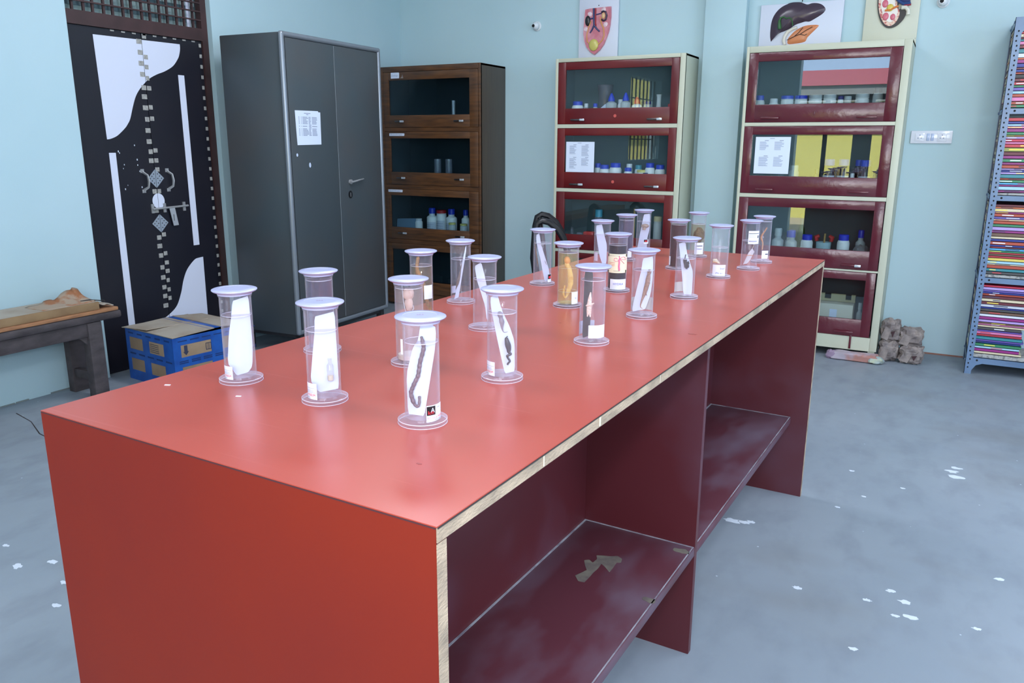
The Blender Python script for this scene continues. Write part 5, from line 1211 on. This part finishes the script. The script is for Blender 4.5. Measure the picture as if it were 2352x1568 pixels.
obj('worm_body', MB().tube([S(a, b, -.0045) for a, b in wp], [(.0016 + .0016 * min(1, i / 8)) * (1 + .11 * math.sin(i * 1.25)) * (1 if i < 75 else .7) for i in range(len(wp))], 10), mat('worm_skin', (108, 84, 92), .45, rgb2=(78, 60, 68), nscale=260), t)
# --- second row
jar(3, 3.1166, -4.6109, 'specimen jar with dark plum plate half hidden behind the vial jar', .93, L_violet, [])
mount(3, 'dark_plate', 'dark plum coloured plate inside the half hidden jar behind the vial jar', [(.0, .93), (.3, .97), (.95, .96), (.95, .05), (-.2, .02), (-.1, .5)], mat('plum_plate', (56, 40, 60), .4), cat='plate')
jar(5, 3.327, -4.600, 'specimen jar of murky liquid with pale embryo behind the worm jar', .94, L_murky, [(-.66, -.5, .10, .30, 'plain')])
t = mount(5, 'preserved_embryo', 'pale pink embryo hanging by a thread in murky liquid')
obj('embryo_body', MB().blob(S(-.05, .84, 0), (.010, .008, .012), 0, 16, 10, .05, 2).blob(S(.0, .72, 0), (.008, .007, .013), 0, 16, 10, .05, 3).blob(S(.15, .86, -.003), (.006, .005, .009), 0, 12, 8, .05, 5), mat('pale_flesh', (216, 190, 180), .5), t)
obj('thread', MB().tube([S(-.5, .95, 0), S(-.42, .75, -.004), S(-.3, .63, -.006), S(.1, .60, -.006), S(.35, .66, -.004), S(.3, .7, -.002)], .0006, 6), M_white, t)
obj('white_sediment', MB().lathe([(0, 0), (RB_ - .0035, 0), (RB_ - .0035, .008), (0, .0085)], n=32), mat('cream_sediment', (222, 214, 206), .9), t)
jar(9, 3.531, -4.605, 'specimen jar with tadpole and dark frog on a leaning white plate', .77, L_clear, [(-.985, -.48, .02, .19, 'museum_tail')])
t = mount(9, 'preserved_frogs', 'small tadpole above a dark young frog on a leaning white plate', [(-.88, .93), (-.35, .98), (-.05, .79), (.55, .58), (.9, .40), (.94, .03), (.2, .0), (-.35, .42), (-.75, .76)])
obj('tadpole', MB().tube([S(a, b, -.0045) for a, b in smooth_pts([(-.2, .77), (-.12, .71), (-.02, .64), (.0, .57), (.12, .52), (.4, .525)], 4)], [.0022, .0035, .0045, .0048, .004, .0034, .0038, .0044, .0046, .0036, .003, .0024, .0018, .0014, .0011, .0008, .0006, .0006, .0005, .0004, .0004], 10, flat=.7), mat('grey_tadpole', (128, 118, 128), .4), t)
fr = mat('dark_frog_skin', (42, 32, 34), .4)
mb = MB().tube([S(a, b, -.0045) for a, b in smooth_pts([(.3, .46), (.33, .42), (.42, .36), (.48, .31), (.46, .27)], 3)], [.001, .0025, .0034, .0038, .0044, .0050, .0052, .0050, .0046, .0042, .0038, .0032, .0024], 10, flat=.7)
mb.tube([S(a, b, -.005) for a, b in smooth_pts([(.45, .28), (.58, .26), (.62, .25), (.42, .235), (.36, .225), (.47, .19), (.56, .165), (.45, .14), (.38, .12)], 3)], [.0024 - .0006 * min(1, i / 20) for i in range(25)], 8)
mb.tube([S(a, b, -.006) for a, b in smooth_pts([(.34, .41), (.28, .44), (.38, .475)], 3)], .0009, 6); mb.tube([S(a, b, -.006) for a, b in smooth_pts([(.45, .36), (.58, .34), (.6, .37)], 3)], .0009, 6)
obj('frog_body', mb, fr, t)
# --- third row
jar(6, 3.1227, -4.2640, 'specimen jar of amber liquid with brown fish behind the murky jar', .82, L_amber, [(.2, .9, .30, .52, 'plain')])
t = mount(6, 'preserved_fish', 'curled amber brown fish hanging inside the amber liquid jar')
obj('fish_body', spine(smooth_pts([(-.25, .95), (-.35, .86), (-.4, .78), (-.3, .68), (-.05, .58), (.2, .46), (.3, .36), (.45, .26), (.6, .18)], 4), [.0015] + [.004] * 10 + [.0055] * 12 + [.004] * 8 + [.0025, .0015], 0), mat('amber_fish', (176, 130, 74), .4, rgb2=(130, 96, 58), nscale=120), t)
obj('tail_fin', MB().prism([(.5, .24), (.95, .12), (.8, .05), (.35, .18)], lambda a, b, q: S(a, b, q), -.001, .001), mat('amber_fish', (176, 130, 74), .4), t)
jar(8, 3.304, -4.277, 'specimen jar with plain white plate, left of and behind the frog jar', .72, L_clear)
mount(8, 'blank_mounting_card', 'narrow blank white plate leaning in the jar behind the frog jar', [(-.92, .90), (-.3, .96), (.05, .72), (.35, .45), (.35, .1), (.2, .05), (.02, .3), (-.7, .68)], cat='plate')
jar(12, 3.568, -4.280, 'specimen jar with starfish on a black strip, centre front of the table', .86, L_clear, [(-.98, .2, .05, .235, 'plain', mat('thin_label', (196, 200, 216), .6), True), (-.25, .95, .05, .235, 'plain')])
t = mount(12, 'preserved_starfish', 'pale pink starfish fixed to a black strip', [(-.74, .955), (-.02, .965), (-.06, .5), (-.2, .04), (-.80, .0)], mat('black_strip', (26, 26, 32), .4))
cx_, cf_ = -.28, .49; pts = []
for k, (du, df) in enumerate([(.1, .185), (.42, .03), (.12, -.17), (-.12, -.165), (-.28, -.01)]):
    pts.append((cx_ + du, cf_ + df))
arms = MB()
for a, b in pts: arms.tube([S(cx_, cf_, -.0055), S((cx_ * .5 + a * .5), (cf_ + b) / 2, -.0065), S(a, b, -.007)], [.0050, .0038, .0012], 8, flat=.7)
obj('starfish_body', arms.blob(S(cx_, cf_, -.006), (.005, .003, .006), 0, 12, 8), mat('starfish_skin', (232, 210, 196), .6, rgb2=(206, 176, 160), nscale=300), t)
# --- fourth row
jar(7, 3.095, -4.044, 'specimen jar with thin plate seen edge on, left rear of the table', .73, L_clear, [(-.9, -.15, .09, .22, 'plain', None, True)])
t = mount(7, 'preserved_fish', 'thin dark fish on a white plate seen edge on in a rear left jar')
obj('mounting_plate', MB().prism([(.54, .93), (.64, .95), (.6, .85), (-.25, .04), (-.72, .0), (-.55, .12)], lambda a, b, q: S(a, b, q), -.004, .004), M_white, t)
obj('fish_body', spine(smooth_pts([(.1, .62), (-.15, .42), (-.4, .26), (-.55, .18)], 4), [.001] * 3 + [.002, .003, .0036, .0038, .0036, .003, .002, .0012, .001, .0008], -.006), mat('dark_fish', (104, 92, 84), .5), t)
jar(11, 3.361, -3.948, 'specimen jar of yellow liquid with curled seahorse-like fish', .89, L_yellow, [(.38, .95, .01, .22, 'hand1')])
t = mount(11, 'preserved_fish', 'orange curled fish tied with white thread in yellow liquid')
obj('fish_body', spine(smooth_pts([(-.2, .72), (-.1, .66), (.1, .60), (.22, .50), (.28, .40), (.25, .30), (.1, .22), (-.05, .13), (-.25, .09), (-.42, .14), (-.4, .22), (-.3, .3)], 4), [.004, .005, .006, .0064] + [.0062] * 8 + [.0072] * 8 + [.0058] * 6 + [.0042, .0036, .003] + [.0026] * 12 + [.0018] * 4, -.001), mat('orange_fish', (236, 198, 144), .45, rgb2=(216, 168, 112), nscale=90), t)
obj('head', MB().blob(S(-.12, .74, -.002), (.008, .006, .010), 0, 14, 10, .05, 2), mat('orange_fish_head', (226, 150, 84), .4), t)
mb = MB(); rr = RB_ - .0022
for f_ in (.61, .20): mb.tube([(rr * math.cos(a * .393), rr * math.sin(a * .393), (Z1 - Z0) * f_) for a in range(17)], .0004, 5)
obj('thread', mb, M_white, t)
jar(17, 3.574, -3.979, 'specimen jar with brown lizard on white plate, right of the starfish jar', .73, L_clear, [(-.97, .97, .04, .25, 'plain', mat('cream_backing', (226, 222, 204), .7), True)])
t = mount(17, 'preserved_lizard', 'brown lizard with curled tail on a white plate', [(-.1, .90), (.88, .94), (.93, .6), (.8, .32), (.35, .07), (-.93, .02), (-.9, .12), (-.2, .72)])
lz = smooth_pts([(.6, .73), (.58, .69), (.52, .63), (.48, .57), (.42, .5), (.32, .42), (.2, .34), (.05, .26), (-.05, .2), (-.14, .14), (-.1, .1), (.1, .085)], 3)
rad = [.002, .0035, .0045, .0048, .0044, .0038, .0044, .0050, .0054, .0056, .0056, .0054, .0056, .0056, .0054, .0056, .0052, .005, .0046, .0042, .0036, .003, .0027, .0024, .0021, .0019, .0016, .0014, .0012, .001, .0009, .0008, .0007, .0006]
mb = MB().tube([S(a, b, -.006) for a, b in lz], (rad + [.0006] * 50)[:len(lz)], 12, flat=.7)
for a, b, a2, b2 in ((.44, .55, .28, .5), (.55, .55, .68, .5), (.2, .32, .04, .34), (.3, .34, .42, .3)): mb.tube([S(a, b, -.007), S((a + a2) / 2, (b + b2) / 2 + .01, -.008), S(a2, b2, -.007)], [.0016, .0012, .0006], 6)
obj('lizard_body', mb, mat('lizard_skin', (156, 116, 92), .5, rgb2=(124, 90, 72), nscale=220, bump=.3, bscale=400), t)
obj('eye', MB().blob(S(.56, .70, -.0098), (.0012, .001, .0012), 0, 8, 6), M_black, t)
# --- fifth row
jar(10, 3.159, -3.687, 'specimen jar with twig-like insect behind a slanting white plate, rear left', .78, L_clear, [(.6, .97, .01, .17, 'tiny_museum')])
t = mount(10, 'preserved_insect', 'brown stick-like insect beside a slanting white plate', [(-.8, .93), (-.4, .96), (-.2, .75), (.85, .22), (.9, .02), (.3, .0), (-.2, .42), (-.75, .78)])
obj('insect_body', spine([(-.92, .80), (-.85, .68), (-.75, .55), (-.62, .4), (-.55, .3)], [.0008, .0016, .002, .0014, .0008], -.004), mat('twig_brown', (112, 84, 58), .6), t)
obj('legs', MB().tube([S(-.88, .72, -.004), S(-.98, .7, -.004)], .0006, 5).tube([S(.3, .42, -.005), S(.5, .34, -.005)], .0007, 5), mat('twig_brown', (112, 84, 58), .6), t)
jar(13, 3.3937, -3.680, 'specimen jar backed with black, cream hydra picture card and HYDRA label', .84, L_dark, [(-.97, .97, .32, .68, 'card', mat('cream_card', (226, 216, 190), .6)), (-.68, .9, .0, .20, 'hydra')])
jar(20, 3.592, -3.682, 'specimen jar with ragged black bat on white plate, right of lizard jar', .68, L_clear, [(-.96, .1, .03, .21, 'plain', mat('cream_backing', (226, 222, 204), .7), True)])
t = mount(20, 'preserved_bat', 'ragged black bat-like specimen on a slanting white plate', [(-.88, .93), (-.2, .97), (.1, .75), (.85, .42), (.85, .0), (-.05, .0), (-.25, .25), (-.5, .55), (-.78, .86)])
bp_ = [(-.3, .66), (.12, .665), (.1, .6), (.3, .62), (.42, .57), (.3, .56), (.4, .54), (.36, .5), (.24, .5), (.18, .46), (.12, .49), (.04, .47), (-.04, .5), (-.12, .5), (-.18, .56), (-.26, .6)]
obj('bat_body', MB().prism(bp_, lambda a, b, q: S(a, b, q), -.006, -.0012), mat('bat_black', (28, 26, 30), .7), t)
obj('wing_spur', MB().tube([S(-.12, .66, -.004), S(-.05, .74, -.004)], .0012, 6), mat('bat_black', (28, 26, 30), .7), t)
# --- rear rows
jar(14, 3.2088, -3.3393, 'specimen jar with long white plate, behind the hydra jar on its left', .75, L_clear, [(-.9, -.5, .17, .36, 'plain', mat('mauve_label', (200, 190, 214), .6)), (-.8, .15, .0, .12, 'plain')])
mount(14, 'blank_mounting_card', 'long blank white plate leaning in the jar left behind the hydra jar', [(-.9, .93), (-.1, .96), (.2, .75), (.65, .5), (.65, .1), (.2, .03), (-.3, .25), (-.8, .7)], cat='plate')
jar(21, 3.588, -3.292, 'half filled specimen jar with snail label, right rear of the table', .59, L_clear, [(-.68, .74, .0, .235, 'hand2')])
t = mount(21, 'preserved_snail', 'small cream shell piece above the handwritten label')
obj('shell', MB().prism([(-.78, .25), (-.72, .33), (-.3, .33), (.1, .24)], lambda a, b, q: S(a, b, q), -.004, .004).blob(S(-.5, .3, 0), (.008, .006, .005), 0, 12, 8), mat('cream_shell', (222, 210, 186), .5), t)
obj('foot_edge', MB().tube([S(-.78, .27, -.005), S(-.2, .25, -.006)], .0012, 6), mat('orange_edge', (206, 130, 60), .5), t)
jar(18, 3.420, -3.185, 'specimen jar full of dark reddish brown liquid at the rear centre', .95, L_brown, [(-.97, -.8, .04, .24, 'plain')])
jar(15, 3.198, -3.085, 'specimen jar with dark violet plate behind the blank plate jar', .92, L_violet, [(.3, .8, .04, .2, 'plain')])
mount(15, 'dark_plate', 'dark violet plate inside the jar left of the mushroom jar', [(-.25, .95), (.95, .93), (.95, .03), (-.5, .02)], mat('violet_plate', (52, 44, 74), .35), cat='plate')
jar(22, 3.635, -3.077, 'specimen jar with printed label high up and tilted card, right rear corner', .60, L_clear, [(-.25, .97, .54, .83, 'print')])
t = mount(22, 'preserved_insect', 'small tilted card with an orange line standing in the jar with the high label')
obj('card', MB().prism([(-.7, .05), (-.1, .32), (.35, .42), (.65, .34), (.2, .16), (-.2, .07)], lambda a, b, q: S(a, b, q), -.001, .001), mat('grey_card', (200, 196, 204), .5), t)
obj('orange_line', MB().tube([S(-.35, .25, -.003), S(.1, .265, -.003), S(.5, .26, -.003)], .0009, 6), mat('orange_edge', (206, 130, 60), .5), t)
obj('antenna', MB().tube([S(.35, .42, -.002), S(.5, .47, -.002), S(.52, .52, -.002)], .0008, 6), mat('cream_shell', (222, 210, 186), .5), t)
jar(16, 3.184, -2.856, 'specimen jar with mushroom on white plate, farthest left of the table', .76, L_clear, [(.1, .72, .2, .31, 'tiny_museum')])
t = mount(16, 'preserved_mushroom', 'beige mushroom fixed to a white plate in the farthest left jar', [(-.05, .93), (.92, .95), (.93, .55), (.6, .3), (.65, .0), (-.9, .0), (-.55, .4)])
obj('cap', MB().blob(S(.22, .64, -.007), (.015, .007, .008), 0, 20, 10), mat('mushroom_skin', (176, 158, 140), .6, rgb2=(150, 132, 116), nscale=160), t)
obj('stem', MB().tube([S(.12, .62, -.006), S(.1, .54, -.006)], [.006, .007], 10), mat('mushroom_skin', (176, 158, 140), .6), t)
jar(23, 3.640, -2.889, 'specimen jar with orange worm-like specimen, nearest the far right corner', .93, L_clear, [(.0, .76, .06, .25, 'qrlike')])
t = mount(23, 'preserved_leech', 'orange tan leech-like specimen hanging in the far right jar')
obj('body', spine(smooth_pts([(.45, .78), (.2, .7), (-.15, .6), (-.25, .52), (0, .42), (.02, .32), (-.02, .24)], 4), [.001] + [.003] * 6 + [.004] * 8 + [.0028] * 8 + [.0016, .001], -.002), mat('leech_skin', (190, 140, 100), .5), t)
jar(19, 3.398, -2.861, 'specimen jar with olive brown plant clump at the rear right of centre', .77, L_amber, [(-.35, .8, .03, .32, 'hand3')])
t = mount(19, 'preserved_plant', 'olive brown clump of preserved plant above the handwritten label')
obj('clump', MB().blob(S(.15, .48, 0), (.020, .016, .026), 0, 24, 14, .09, 17), mat('olive_clump', (122, 108, 62), .8, rgb2=(92, 74, 44), nscale=120, bump=.5, bscale=200), t)
